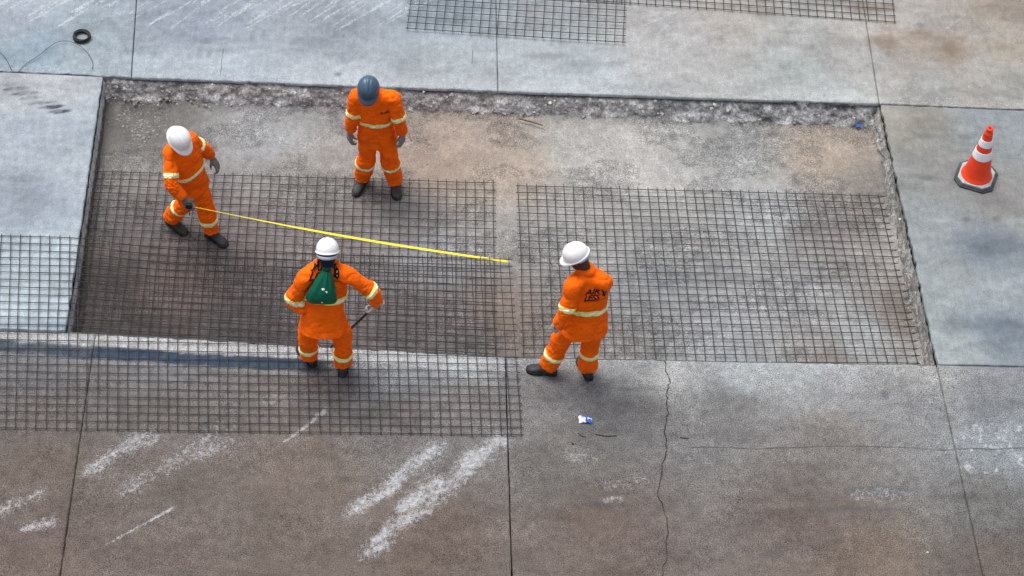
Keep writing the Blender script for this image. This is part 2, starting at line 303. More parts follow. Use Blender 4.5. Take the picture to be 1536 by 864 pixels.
def put_attr(me, tone, marks, grain=None):
    for nm, c in (('tone', tone), ('marks', marks)):
        a = me.color_attributes.new(nm, 'FLOAT_COLOR', 'POINT'); a.data.foreach_set('color', np.hstack([c, np.ones((len(c), 1)) if grain is None else grain[:, None]]).astype(np.float32).ravel())
def grid_mesh(name, P, extra_quads=None):
    """P: nv x nu x 3 array of points -> mesh"""
    nv, nu = P.shape[:2]; idx = np.arange(nv * nu).reshape(nv, nu)
    q = np.stack([idx[:-1, :-1], idx[:-1, 1:], idx[1:, 1:], idx[1:, :-1]], -1).reshape(-1, 4)
    if extra_quads is not None and len(extra_quads): q = np.vstack([q, extra_quads])
    return q
def np_mesh(name, V, Q):
    me = bpy.data.meshes.new(name); me.vertices.add(len(V)); me.vertices.foreach_set('co', np.asarray(V, np.float32).ravel())
    me.loops.add(Q.size); me.loops.foreach_set('vertex_index', Q.astype(np.int32).ravel())
    me.polygons.add(len(Q)); me.polygons.foreach_set('loop_start', np.arange(len(Q), dtype=np.int32) * 4)
    me.update(calc_edges=True); me.validate(); return me
VX0, VX1, VY0, VY1 = -6.1, 6.5, -3.75, 4.7
STEP = .021
def params(a, b, lo, hi):
    """positions from a to b, dense inside lo..hi"""
    out = [a]; x = a
    while x < b - 1e-6:
        x = x + (STEP if lo <= x < hi else .45)
        if out[-1] < lo < x: x = lo
        out.append(min(x, b))
    return np.array(out)
DEPTH = .30
def slab(corners, T, rough=(.003, .003, .003, .003), gap=.006, extra=None):
    """corners bl, br, tr, tl; rough for bottom, right, top, left edge"""
    A, B, C_, D = [np.array(c[:2], float) for c in corners]
    ctr = (A + B + C_ + D) / 4
    us = (params(min(A[0], D[0]), max(B[0], C_[0]), VX0, VX1)); us = (us - us[0]) / (us[-1] - us[0])
    vs = (params(min(A[1], B[1]), max(C_[1], D[1]), VY0, VY1)); vs = (vs - vs[0]) / (vs[-1] - vs[0])
    U, V = np.meshgrid(us, vs); U = U[..., None]; V = V[..., None]
    Pg = A * (1 - U) * (1 - V) + B * U * (1 - V) + C_ * U * V + D * (1 - U) * V
    nv, nu = Pg.shape[:2]; P = np.dstack([Pg, np.zeros((nv, nu))])
    ex, ey = nrm(B - A), nrm(D - A)
    def edge(sl, n_in, r, seed):
        q = P[sl]; nz = fbm(p3(q[:, 0] * 14, q[:, 1] * 14), 3, seed) ** 2 * 2.2; P[sl][:, :2] += (np.outer(gap + r * nz, n_in)); 
    edge((0, slice(None)), ey, rough[0], 11); edge((-1, slice(None)), -ey, rough[2], 12); edge((slice(None), 0), ex, rough[3], 13); edge((slice(None), -1), -ex, rough[1], 14)
    x, y = P[..., 0].ravel(), P[..., 1].ravel()
    P[..., 2] = ((fbm(p3(x * 2.5, y * 2.5), 3, 3) - .5) * .008).reshape(nv, nu)
    for sl in ((0, slice(None)), (-1, slice(None)), (slice(None), 0), (slice(None), -1)): P[sl][:, 2] -= .003 + .004 * vnoise(p3(P[sl][:, 0] * 20, P[sl][:, 1] * 20), 8)
    V0 = P.reshape(-1, 3); idx = np.arange(nv * nu).reshape(nv, nu)
    ring = np.concatenate([idx[0, :], idx[1:, -1], idx[-1, -2::-1], idx[-2:0:-1, 0]])
    low = V0[ring].copy(); low[:, 2] = -.035 if T is TOP else -.06 if (T is LEFT or T is RIGHT) else -DEPTH; n0 = len(V0); k = len(ring)
    sk = np.array([(ring[(i + 1) % k], ring[i], n0 + i, n0 + (i + 1) % k) for i in range(k)])
    Q = grid_mesh('s', P, sk); VV = np.vstack([V0, low]); me = np_mesh('concrete_slab', VV, Q)
    xy = VV[:, :2]; inside = (xy[:, 0] > VX0 - .3) & (xy[:, 0] < VX1 + .3) & (xy[:, 1] > VY0 - .3) & (xy[:, 1] < VY1 + .3)
    xc = np.clip(xy, (VX0, VY0), (VX1, VY1))
    t = tone_at(xc, T); m = np.zeros((len(xy), 3)); m[inside] = MK.eval(xy[inside])
    t = t * (1 + .22 * (fbm(p3(xy[:, 0] * .8, xy[:, 1] * 3.0), 4, 21) - .5))[:, None] * (1 + .34 * (fbm(p3(xy[:, 0] * 4, xy[:, 1] * 8), 4, 22) - .5))[:, None]
    blot = sstep(.50, .62, fbm(p3(xy[:, 0] * 2.2 + 9, xy[:, 1] * 5), 4, 23)); t = t * (1.03 - .11 * blot)[:, None]
    if extra: t, m = extra(xy, t, m)
    put_attr(me, np.clip(t, .01, .85), np.clip(m, 0, 1))
    o = link('concrete_slab', me, MAT_WORN if T is LOW else MAT_CONC, None, False); return tag(o, kind='structure')

# joint lines of the road
def on(p, q, px):
    t = (px - p[0]) / (q[0] - p[0]); return (px, p[1] + (q[1] - p[1]) * t)
T0, T1, T2, T3, T4 = at(0, 108), at(155, 115), at(747, 137), at(1319, 156), at(1536, 165)
L0, L1, L3, L4 = at(0, 494), at(100, 497), at(1405, 547), at(1536, 550)
Lm = at(758, 535); Lq = at(143, 500)
def ext(p, q, x):
    t = (x - p[0]) / (q[0] - p[0]); return np.array(p) + (np.array(q) - np.array(p)) * t
TL_, TR_ = ext(T1, T0, -15), ext(T3, T4, 15)
LL_, LR_ = ext(L1, L0, -15), ext(L3, L4, 15)
V1a = at(197, 116.4); V1b = at(205, 0); V2b = at(744, 0); V3b = at(1294, 0)
def far(p, q, y=13.0): 
    t = (y - p[1]) / (q[1] - p[1]); return np.array(p) + (np.array(q) - np.array(p)) * t
N1, N2, N3 = far(V1a, V1b), far(T2, V2b), far(T3, V3b)
def edge_dust(pa, pb, w, amt, side=1):
    pa, pb = np.array(pa[:2]), np.array(pb[:2]); d = nrm(pb - pa); nn = np.array((-d[1], d[0])) * side
    def f(xy, t, m):
        e = (xy - pa) @ nn; m[:, 0] = np.maximum(m[:, 0], amt * np.exp(-(np.clip(e, 0, 9) / w) ** 2) * (.5 + fbm(p3(xy[:, 0] * 2, xy[:, 1] * 2), 3, 31))); return t, m
    return f
td = edge_dust(T1, T3, .14, .42)
slab((TL_, V1a, N1, (-15, 13)), TOP, (.010, .002, 0, 0), .004, td)
slab((V1a, T2, N2, N1), TOP, (.007, .002, 0, .002), .0018, td)
slab((T2, T3, N3, N2), TOP, (.007, .002, 0, .002), .0018, td)
slab((T3, TR_, (15, 13), N3), TOP, (.010, 0, 0, .002), .004, td)
def left_extra(xy, t, m):
    e = (xy - L1[:2]) @ nrm((-(L1 - L0)[1], (L1 - L0)[0])); b = np.exp(-((e - .07) / .05) ** 2) * (.6 + .8 * (fbm(p3(xy[:, 0] * 9, xy[:, 1] * 4), 3, 41) - .3))
    t = t * (1 - .55 * np.clip(b, 0, 1))[:, None] + np.clip(b, 0, 1)[:, None] * .55 * TF * lin((95, 118, 140)); return t, m
slab((LL_, L1, T1, TL_), LEFT, (.008, .010, .014, 0), .005, left_extra)
slab((L3, LR_, TR_, T3), RIGHT, (.008, 0, .010, .014), .005)
Bq, Bm, Br = at(90, 864), at(768, 864), at(1475, 864)
def near(p, q, y=-9.5):
    t = (y - p[1]) / (q[1] - p[1]); return np.array(p) + (np.array(q) - np.array(p)) * t
Sq, Sm, Sr = near(Lq, Bq), near(Lm, Bm), near(L3, Br)
def low_extra(xy, t, m):
    # dusty strip along the cut, then the worn blue line with its pale upper border
    a = at(100, 497)[:2]; b = at(758, 535)[:2]; d = nrm(b - a); nn = np.array((-d[1], d[0])); e = (xy - a) @ nn + (fbm(p3(xy[:, 0] * 5, xy[:, 1] * 5), 2, 51) - .5) * .05; s = (xy - a) @ d
    jag = (fbm(p3(xy[:, 0] * 16, xy[:, 1] * 16), 3, 52) - .5)
    on_ = 1 - sstep(2.3, 2.75, s + jag * .5)
    pale = sstep(-.19, -.165, e) * (1 - sstep(2.4, 4.4, s) * .55) * (.75 + .5 * jag)
    t = t * (1 - .8 * pale)[:, None] + (.8 * pale)[:, None] * TF * lin((232, 234, 235))
    edge = -.155 - .02 * sstep(0, 2.2, s)
    blue = sstep(edge - .165, edge - .145, e + jag * .035) * (1 - sstep(edge - .012, edge + .012, e + jag * .035)) * on_ * (.72 + .25 * sstep(.25, .35, s) + .6 * jag)
    blue = np.clip(blue, 0, 1); t = t * (1 - blue)[:, None] + blue[:, None] * TF * lin((60, 80, 100))
    rim = np.exp(-((e - edge + .19) / .022) ** 2) * on_ * .35; t = t * (1 - rim)[:, None] + rim[:, None] * TF * lin((175, 182, 188))
    m[:, 0] *= (1 - .8 * blue); return t, m
ld = edge_dust(Lm, L3, .16, .40, -1)
slab((near(at(-500, 480), at(-640, 864), -9.5) * (0, 1, 1) + (-15, 0, 0), Sq, Lq, LL_), LOW, (0, .004, .008, 0), .003, low_extra)
slab((Sq, Sm, Lm, Lq), LOW, (0, .005, .016, .004), .0028, low_extra)
slab((Sm, Sr, L3, Lm), LOW, (0, .004, .016, .005), .0028, ld)
slab((Sr, (15, -9.5), LR_, L3), LOW, (0, 0, .012, .004), .003)

# ground round the slabs (to the horizon), and the base the slabs lie on
def ring_sheet(name, inner, outer, z, mat):
    x0, x1, y0, y1 = inner; s = outer; v = []; f = []
    xs = (-s, x0, x1, s); ys = (-s, y0, y1, s)
    v = [(x, y, z) for y in ys for x in xs]
    for j in range(3):
        for i in range(3):
            if (i, j) != (1, 1): a = j * 4 + i; f.append((a, a + 1, a + 5, a + 4))
    return mesh(name, v, f, mat)
MAT_FAR = varied('outer_concrete', (.27, .27, .27), .85, .2, 0, .2, .8, 20, .1)
tag(ring_sheet('ground', (-13, 13, -8.5, 11.5), 700, -.02, MAT_FAR), kind='structure')
MAT_SUB = varied('dark_subbase', (.06, .055, .05), .95, .1, 0, .3, 12, 80, .2)
tag(mesh('subbase', [(-15.5, -10, -.36), (15.5, -10, -.36), (15.5, 13.5, -.36), (-15.5, 13.5, -.36)], [(0, 1, 2, 3)], MAT_SUB), kind='structure')

# ---------------------------------------------------------------- the excavation: floor and broken faces
FL = -.275
def floor_z(x, y):
    x = np.atleast_1d(np.asarray(x, float)); y = np.atleast_1d(np.asarray(y, float))
    return FL + (fbm(p3(x * 1.5, y * 1.5), 3, 61) - .5) * .03 + (fbm(p3(x * 9, y * 9), 3, 62) - .5) * .016
def pit_floor():
    A, B, C_, D = L1 + (-.06, -.35, 0), L3 + (.06, -.35, 0), T3 + (.06, .06, 0), T1 + (-.06, .06, 0)
    us = np.linspace(0, 1, 420); vs = np.linspace(0, 1, 190); U, V = np.meshgrid(us, vs); U = U[..., None]; V = V[..., None]
    P = A * (1 - U) * (1 - V) + B * U * (1 - V) + C_ * U * V + D * (1 - U) * V
    x, y = P[..., 0].ravel(), P[..., 1].ravel(); z = floor_z(x, y)
    e = (1 - V.ravel()) * 3.95                              # metres from the far edge: debris banked against it
    z = z + .05 * np.exp(-(e / .16) ** 2) * (.4 + fbm(p3(x * 3, y * 3), 3, 63)) + .02 * np.exp(-(e / .5) ** 2) * fbm(p3(x * 12, y * 12), 3, 64)
    er = (1 - U.ravel()) * 8.5; z = z + .06 * np.exp(-(er / .16) ** 2) * (.4 + fbm(p3(x * 4, y * 4), 3, 65))
    P[..., 2] = z.reshape(P.shape[:2]); me = np_mesh('pit_floor', P.reshape(-1, 3), grid_mesh('f', P))
    xy = np.stack([x, y], 1)
    t = tone_at(xy, PIT); m = PM.eval(xy)
    t = t * (1 + .4 * (fbm(p3(x * 2.2, y * 3), 4, 71) - .5))[:, None] * (1 + .34 * (fbm(p3(x * 8, y * 10), 4, 72) - .5))[:, None]
    patch = sstep(.47, .53, fbm(p3(x * 1.8, y * 2.4), 5, 74)); t = t * (.95 + .08 * patch)[:, None]; m[:, 1] = np.maximum(m[:, 1], .16 * (1 - patch) * sstep(.45, .6, fbm(p3(x * 9, y * 9), 3, 75)))
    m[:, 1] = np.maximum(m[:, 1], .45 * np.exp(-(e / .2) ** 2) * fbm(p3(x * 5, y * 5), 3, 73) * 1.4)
    put_attr(me, np.clip(t, .01, .8), np.clip(m, 0, 1), 1.2 - .6 * patch); tag(link('pit_floor', me, MAT_PIT, None, True), kind='structure')
pit_floor()
def pit_wall(a, b, depth_fn, seed, tone_fn, name='pit_wall'):
    """broken face under a slab edge from a to b; inward is to the right of a->b"""
    a, b = np.array(a, float), np.array(b, float); d = b - a; L = np.linalg.norm(d[:2]); d = d / L; inn = np.array((d[1], -d[0], 0))
    ns = int(L / .022); nt_ = 20; s = np.linspace(0, L, ns); t = np.linspace(0, 1, nt_); S, Tt = np.meshgrid(s, t)
    q = p3(S.ravel() * 6, Tt.ravel() * 2.2); big = fbm(p3(S.ravel() * 2.2, Tt.ravel() * 1.2), 3, seed); n1 = fbm(q, 4, seed + 1); n2 = fbm(q * 4, 3, seed + 2)
    off = depth_fn(Tt.ravel(), big, n1, n2, S.ravel() / L)
    P = a + d * S.ravel()[:, None] + inn * off[:, None]; P[:, 2] = -.012 - Tt.ravel() * .275
    me = np_mesh(name, P, grid_mesh('w', P.reshape(nt_, ns, 3))); tt, m = tone_fn(S.ravel() / L, Tt.ravel(), big, n1, n2)
    put_attr(me, np.clip(tt, .01, .8), np.clip(m, 0, 1)); return tag(link(name, me, MAT_WALL, None, False), kind='structure')
def d_top(t, big, n1, n2, s):
    cut = -.035 * np.exp(-(t / .16) ** 2) * (.3 + 1.6 * (big > .42) * 1.0)
    return np.maximum(cut + .10 * t ** 1.3 * (.4 + 1.2 * big) + (n1 - .5) * .10 * sstep(.05, .3, t) + (n2 - .5) * .05, -.05) + .012
def c_top(s, t, big, n1, n2):
    c = lin((182, 181, 180)) * (.42 + 1.35 * n1)[:, None]; br = np.clip((n2 - .42) * 2.4, 0, 1) * sstep(.1, .6, 1 - t) * .75
    c = c * (1 - br)[:, None] + br[:, None] * lin((104, 95, 87)); m = np.zeros((len(s), 3)); m[:, 1] = np.clip(.95 * np.exp(-(t / .22) ** 2) * (big * 1.9) + .5 * sstep(.6, .95, s) * (n2 > .5) * (1 - t), 0, .8); m[:, 0] = np.clip((n1 - .5) * 2, 0, .5) * sstep(.2, .5, t); return c, m  # crevice shade under the lip is painted into the dark mask
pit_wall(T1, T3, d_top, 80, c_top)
def d_side(t, big, n1, n2, s): return .006 + .05 * t ** 2 * big + (n1 - .5) * .03 * sstep(.25, .6, t) + (n2 - .5) * .012
def c_left(s, t, big, n1, n2):
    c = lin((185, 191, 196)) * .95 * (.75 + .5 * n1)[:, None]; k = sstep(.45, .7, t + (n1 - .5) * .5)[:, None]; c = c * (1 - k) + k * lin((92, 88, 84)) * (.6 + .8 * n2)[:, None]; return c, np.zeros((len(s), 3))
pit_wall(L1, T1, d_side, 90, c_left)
def d_right(t, big, n1, n2, s): return .008 + .06 * t ** 1.2 * (.4 + big) + (n1 - .5) * .05 * sstep(.1, .4, t) + (n2 - .5) * .03
def c_right(s, t, big, n1, n2):
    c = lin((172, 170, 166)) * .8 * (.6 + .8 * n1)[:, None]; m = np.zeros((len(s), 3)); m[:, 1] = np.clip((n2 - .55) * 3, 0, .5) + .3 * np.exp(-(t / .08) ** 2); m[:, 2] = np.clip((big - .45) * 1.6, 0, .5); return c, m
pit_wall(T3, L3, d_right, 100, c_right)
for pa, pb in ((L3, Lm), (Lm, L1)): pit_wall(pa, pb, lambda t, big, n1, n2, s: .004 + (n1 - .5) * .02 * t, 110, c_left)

# ---------------------------------------------------------------- cracks
MAT_HAIR = principled('hairline', (.11, .105, .10), .95, .1)[0]
def ribbon_crack(pts, w, jit=.02, z=.006, seed=0):
    p = curve_pts([at(*q) for q in pts], 10); n = len(p); nn = vnoise(p3(np.arange(n) * .45 + seed * 9, np.zeros(n)), seed) - .5; n2 = vnoise(p3(np.arange(n) * 1.1 + 3, np.zeros(n)), seed + 5)
    fr = np.gradient(p[:, :2], axis=0); fr /= np.linalg.norm(fr, axis=1)[:, None]; side = np.stack([-fr[:, 1], fr[:, 0]], 1); v = []; f = []
    for i in range(n):
        c = p[i, :2] + side[i] * nn[i] * jit; ww = w * (.3 + 1.1 * n2[i]) * .5; v += [(*(c - side[i] * ww), z), (*(c + side[i] * ww), z)]
        if i: k = 2 * i; f.append((k - 2, k - 1, k + 1, k))
    tag(mesh('pavement_crack', v, f, MAT_CRACK if w > .009 else MAT_HAIR), kind='structure')
ribbon_crack([(998, 542), (1000, 560), (1004, 575), (999, 590), (1003, 615), (997, 640), (999, 668), (994, 700), (986, 740), (999, 775), (1001, 820), (993, 864), (990, 890)], .0095, .03, seed=3)
ribbon_crack([(1036, 671), (1150, 673), (1300, 670), (1430, 674), (1540, 671)], .006, .03, seed=5)
ribbon_crack([(335, 72), (333, 90), (331, 112)], .004, .01, seed=7)
ribbon_crack([(709, 76), (708, 96)], .005, .005, seed=8)

# ---------------------------------------------------------------- welded mesh sheets
BAR_R = .0043
def rebar(label, corners, zf, nc=None, nr=None, over=.025, seed=0, step=.1):
    """corners tl, tr, br, bl in the world; every bar is its own part"""
    A, B, C_, D = [np.array(c[:2], float) for c in corners]         # tl tr br bl
    nc = nc or int(round(np.linalg.norm(B - A) / step)); nr = nr or int(round(np.linalg.norm(D - A) / step))
    ctr = (A + B + C_ + D) / 4; root = empty('rebar_mesh', (ctr[0], ctr[1], float(zf(ctr[None, :])[0])))
    tag(root, label, 'rebar mesh', 'sheets of welded rebar mesh')
    def P(u, v): return A * (1 - u) * (1 - v) + B * u * (1 - v) + C_ * u * v + D * (1 - u) * v
    ou = over / np.linalg.norm(B - A); ov = over / np.linalg.norm(D - A); r = random.Random(seed)
    def bar(fn, n, o, dz, ph):
        ts = np.concatenate([[-o], np.linspace(0, 1, n + 1), [1 + o]]); pts = np.array([fn(t) for t in ts])
        wv = (vnoise(p3(ts * n * .35 + ph, np.zeros_like(ts)), seed) - .5) * .012; d = pts[-1] - pts[0]; d = d / np.linalg.norm(d); pts = pts + np.outer(wv, (-d[1], d[0]))
        z = zf(pts) + dz; mesh('bar', *tube(np.hstack([pts, z[:, None]]), BAR_R, 5), MAT_STEEL, root, True)
    for j in range(nr + 1):
        v = j / nr + r.uniform(-.0012, .0012); bar(lambda t: P(t, v), nc // 2 if nc > 20 else nc, ou, 0, j * 7.3 + 1)
    for i in range(nc + 1):
        u = i / nc + r.uniform(-.0006, .0006); bar(lambda t: P(u, t), nr // 2 if nr > 14 else nr, ov, BAR_R * 2, i * 5.1 + 300)
    return root
def on_floor(lift, amp=.02, seed=0):
    def f(xy): return floor_z(xy[:, 0], xy[:, 1]) * .35 + FL * .65 + lift + amp * fbm(p3(xy[:, 0] * 1.2, xy[:, 1] * 1.2), 2, 120 + seed)
    return f
def on_road(xy): return .013 + .012 * fbm(p3(xy[:, 0] * 1.1, xy[:, 1] * 1.1), 2, 130)
zA = FL + .03
rebar('rebar sheet lying in the pit under the boots of the man in the grey helmet', [at(141, 257, zA), at(740, 274, zA), at(743, 531, zA), at(106, 490, zA)], on_floor(.018), seed=1)
rebar('rebar sheet on the pit floor reaching the pit side nearest the traffic cone', [at(777, 278, zA), at(1331, 294, zA), at(1391, 545, zA), at(786, 541, zA)], on_floor(.018, seed=3), seed=2)
def bridging(xy):
    # lies on the slabs, hangs over the cut
    eL = xy[:, 0] - L1[0]; eB = xy[:, 1] - np.interp(xy[:, 0], (L1[0], Lm[0], L3[0]), (L1[1], Lm[1], L3[1]))
    inside = np.clip(np.minimum(eL, eB), 0, None); sag = .19 * (1 - np.exp(-(inside / .75) ** 1.3)); return on_road(xy) - sag
BTR = at(764, 389, -.15)
rebar('largest rebar sheet, lying over the near slabs and overhanging one pit corner', [at(-190, 350, .01), BTR, at(782, 653, .01), at(-205, 640, .01)], bridging, seed=4)
rebar('rebar sheet on the far slabs above the grey helmet, overlapping another sheet', [at(634, -130, .02), at(940, -118, .02), at(935, 65, .02), at(611, 44, .02)], lambda xy: on_road(xy) + .016, seed=5)
rebar('rebar sheet on the far slabs nearest the brown soil stains', [at(640, -165, .01), at(1325, -120, .01), at(1341, 33, .01), at(640, -16, .01)], on_road, seed=6)

# ---------------------------------------------------------------- people
def fabric(name, c, amt=.10):
    m, nt, b = principled(name, c, .85, .15)
    g = nt.nodes.new('ShaderNodeNewGeometry').outputs['Position']
    n1 = noise(nt, g, 7, 4, .6); n2 = noise(nt, g, 60, 3, .6); n3 = noise(nt, g, 300, 1)
    f = mth(nt, 'MULTIPLY', rng_map(nt, n1, .3, .7, 1 - amt, 1 + amt), rng_map(nt, n2, .3, .7, 1 - amt * .7, 1 + amt * .7))
    cc = nt.nodes.new('ShaderNodeCombineColor')
    for i in range(3): nt.links.new(f, cc.inputs[i])
    o = mix(nt, 1.0, tuple(c), cc.outputs[0], 'MULTIPLY')
    d = mth(nt, 'MULTIPLY', rng_map(nt, noise(nt, g, 4.5, 5, .7), .52, .70, 0, 1), .5); o = mix(nt, d, o, tuple(np.array(c) * .5 + .012))   # worn-in grime
    nt.links.new(o, b.inputs['Base Color']); bp = nt.nodes.new('ShaderNodeBump'); bp.inputs['Strength'].default_value = .35; bp.inputs['Distance'].default_value = .01
    nt.links.new(mth(nt, 'ADD', n2, mth(nt, 'MULTIPLY', n3, .3)), bp.inputs['Height']); nt.links.new(bp.outputs[0], b.inputs['Normal']); return m
MAT_OR = fabric('orange_workwear', (.95, .135, .002))
MAT_BAND = varied('lime_reflective_tape', (.82, .82, .20), .45, .5, 0, .08, 20, 120, 0)
MAT_SILV = varied('silver_reflective_tape', (.88, .86, .72), .35, .5, 0, .06, 25, 120, 0)
MAT_SKIN = varied('dark_skin', (.055, .026, .016), .5, .4, 0, .12, 20, 90, .05)
MAT_EYE = principled('eye_white', (.6, .58, .54), .3, .5)[0]
MAT_GLOVE = varied('grey_work_glove', (.20, .185, .175), .85, .2, 0, .25, 20, 120, .2, (.04, .036, .034), .6)
MAT_GLOVE_P = varied('pale_work_glove', (.42, .40, .38), .85, .2, 0, .2, 20, 120, .2, (.15, .13, .12), .6)
MAT_BOOT = varied('black_leather', (.030, .030, .032), .6, .35, 0, .25, 20, 120, .1, (.09, .085, .08), .45)
MAT_SOLE = varied('boot_rubber', (.018, .018, .018), .8, .2, 0, .2, 20, 120, .1, (.12, .11, .10), .5)
MAT_WHITE = varied('white_helmet_plastic', (.80, .80, .80), .32, .5, 0, .03, 20, 90, 0, (.62, .61, .58), .25)
MAT_GREYH = varied('blue_grey_helmet_plastic', (.040, .085, .135), .38, .5, 0, .06, 20, 90, 0, (.08, .12, .16), .3)
MAT_NAVY = fabric('navy_hood', (.012, .015, .035))
MAT_STRAP = varied('pale_strap', (.5, .54, .6), .5, .4, 0, .08)
MAT_PRINT = varied('black_print', (.018, .012, .012), .8, .2, 0, .1)

def remeshed(mb, name, vox, smooth=2, mat=None, parent=None, fold=None):
    o = mb.build('tmp', None); md = o.modifiers.new('r', 'REMESH'); md.mode = 'VOXEL'; md.voxel_size = vox; md.use_smooth_shade = True
    if smooth: sm = o.modifiers.new('s', 'SMOOTH'); sm.iterations = smooth; sm.factor = .5
    dg = bpy.context.evaluated_depsgraph_get(); dg.update(); me = bpy.data.meshes.new_from_object(o.evaluated_get(dg)); me.name = name
    old = o.data; bpy.data.objects.remove(o); bpy.data.meshes.remove(old)
    if fold is not None:
        n = len(me.vertices); co = np.empty(n * 3, np.float32); no = np.empty(n * 3, np.float32)
        me.vertices.foreach_get('co', co); me.vertex_normals.foreach_get('vector', no); co = co.reshape(-1, 3).astype(float); no = no.reshape(-1, 3)
        co = co + no * fold(co)[:, None]; me.vertices.foreach_set('co', co.astype(np.float32).ravel()); me.update()
    return link(name, me, mat, parent, True)
def seg_dist(p, a, b):
    a, b = np.array(a), np.array(b); d = b - a; t = np.clip(((p - a) @ d) / d.dot(d), 0, 1); return np.linalg.norm(p - (a + t[:, None] * d), axis=1)
def ellipse_ring(c, u, v, a, b, k=20, pw=2.0):
    an = np.arange(k) * 2 * math.pi / k; o = []
    for t in an:
        ct, st = math.cos(t), math.sin(t); o.append(c + u * a * math.copysign(abs(ct) ** (2 / pw), ct) + v * b * math.copysign(abs(st) ** (2 / pw), st))
    return o
def limb_tube(pts, rad, k=14, n=6):
    P = curve_pts(pts, n); r = np.interp(np.linspace(0, len(pts) - 1, len(P)), range(len(pts)), rad); return tube(P, r, k)
def strip(src, name, c, axis, w, keep, off, mat, parent):
    """a band of tape that follows the cloth: the slice of a garment between two planes, lifted off it"""
    c, axis = np.array(c, float), nrm(axis); bm = bmesh.new(); bm.from_mesh(src.data)
    for s in (1, -1):
        bmesh.ops.bisect_plane(bm, geom=bm.verts[:] + bm.edges[:] + bm.faces[:], plane_co=Vector(c + axis * s * w / 2), plane_no=Vector(axis * s), clear_outer=True)
    bad = [f for f in bm.faces if not keep(np.array(f.calc_center_median()))]; bmesh.ops.delete(bm, geom=bad, context='FACES')
    bm.normal_update()
    for v in bm.verts: v.co += v.normal * off
    if not bm.faces: bm.free(); return None
    g = bmesh.ops.extrude_face_region(bm, geom=bm.faces[:]); new = [q for q in g['geom'] if isinstance(q, bmesh.types.BMVert)]
    for v in new: v.co += v.normal * .002
    me = bpy.data.meshes.new(name); bm.to_mesh(me); bm.free(); return link(name, me, mat, parent, True)
def tape(src, c, axis, keep, parent, w=.056):
    a = strip(src, 'reflective_band', c, axis, w, keep, .003, MAT_BAND, parent)
    if a: strip(src, 'silver_stripe', c, axis, w * .42, keep, .0065, MAT_SILV, a)

def hand(W, d, pn, s, curl, parent, mat, k=1.08, thumb=.5):
    """gloved hand: W wrist, d towards the fingers, pn out of the palm, s thumb side"""
    W = np.array(W, float); d = nrm(d); pn = nrm(np.array(pn) - d * np.dot(pn, d)); s0 = np.cross(d, pn); s = s0 if np.dot(s0, s) > 0 else -s0
    mb = MB(); rings = []
    for t, a, b in ((-.075, .036, .034), (-.03, .034, .028), (0, .031, .022), (.03, .040, .021), (.065, .045, .020), (.095, .043, .016)):
        rings.append(ellipse_ring(W + d * t * k, s, pn, a * k, b * k, 16, 2.4))
    mb.add(*loft(rings))
    def finger(base, dd, L, r, cv, axis_pn):
        p = [base - dd * .02]; cur = dd; a = cv * .55; p.append(base)
        for l in (.45, .32, .23):
            cur = nrm(cur * math.cos(a) + axis_pn * math.sin(a)); axis_pn = nrm(axis_pn - cur * np.dot(axis_pn, cur)); p.append(p[-1] + cur * L * l); a = cv
        mb.add(*limb_tube(p, [r * 1.05, r * 1.1, r, r * .9, r * .78], 8, 4)); mb.add(*ball(p[-1], r * .78, 8, 6))
    for off, L, bt in ((.031, .078, .092), (.0105, .088, .097), (-.0105, .082, .094), (-.031, .064, .086)):
        finger(W + d * bt * k + s * off * k, nrm(d + s * off * 2.2), L * k, .0112 * k, curl * (1 - off * 2), pn)
    tb = W + d * .028 * k + s * .034 * k + pn * .006; finger(tb, nrm(s * .75 + d * .65 + pn * .25), .066 * k, .0125 * k, thumb, nrm(pn * .6 - s * .5 + d * .4))
    return remeshed(mb, 'glove', .0055, 1, mat, parent)

def boot(ankle, fwd, z0, parent, pitch=0.0):
    """low work boot, heel and toe on the ground at z0 (pitch lifts the heel)"""
    f = nrm((fwd[0], fwd[1], 0)); sd_ = np.array((-f[1], f[0], 0)); up = np.array((0, 0, 1.0)); o = np.array((ankle[0], ankle[1], z0))
    toe = o + f * .13
    def T(x, y, z):
        p = o + f * x + sd_ * y + up * z
        if pitch:
            r = p - toe; fx = r @ f; fz = r @ up; c, s_ = math.cos(pitch), math.sin(pitch); p = toe + f * (fx * c + fz * s_) + sd_ * (r @ sd_) + up * (-fx * s_ + fz * c)
        return p
    prof = [(-.085, .020, .060), (-.075, .034, .105), (-.04, .042, .125), (.0, .043, .13), (.045, .044, .115), (.09, .050, .088), (.13, .053, .074), (.165, .049, .062), (.19, .036, .050), (.202, .018, .036)]
    mb = MB(); rings = []
    for x, w, h in prof:
        rings.append([T(x, w * math.copysign(abs(math.cos(a)) ** .75, math.cos(a)), .022 + (h - .022) * (.5 + .5 * math.sin(a)) if math.sin(a) > -.35 else .022) for a in np.arange(18) * 2 * math.pi / 18])
    mb.add(*loft(rings)); mb.add(*tube([T(-.02, 0, .06), T(-.022, 0, .12), T(-.03, 0, .2)], [.043, .047, .048], 14))
    b = remeshed(mb, 'boot', .008, 3, MAT_BOOT, parent)
    sl_ = MB(); rings = []
    out = [(-.092, .026), (-.075, .040), (-.03, .044), (.03, .042), (.08, .052), (.13, .058), (.17, .053), (.198, .038), (.212, .016)]
    for x, w in out:
        hh = .004 if -.01 < x < .05 else 0
        rings.append([T(x, -w, .032), T(x, w, .032), T(x, w * 1.02, .010), T(x, w * .94, hh), T(x, -w * .94, hh), T(x, -w * 1.02, .010)])
    sl_.add(*loft(rings)); sl_.build('sole', MAT_SOLE, b)
    return b

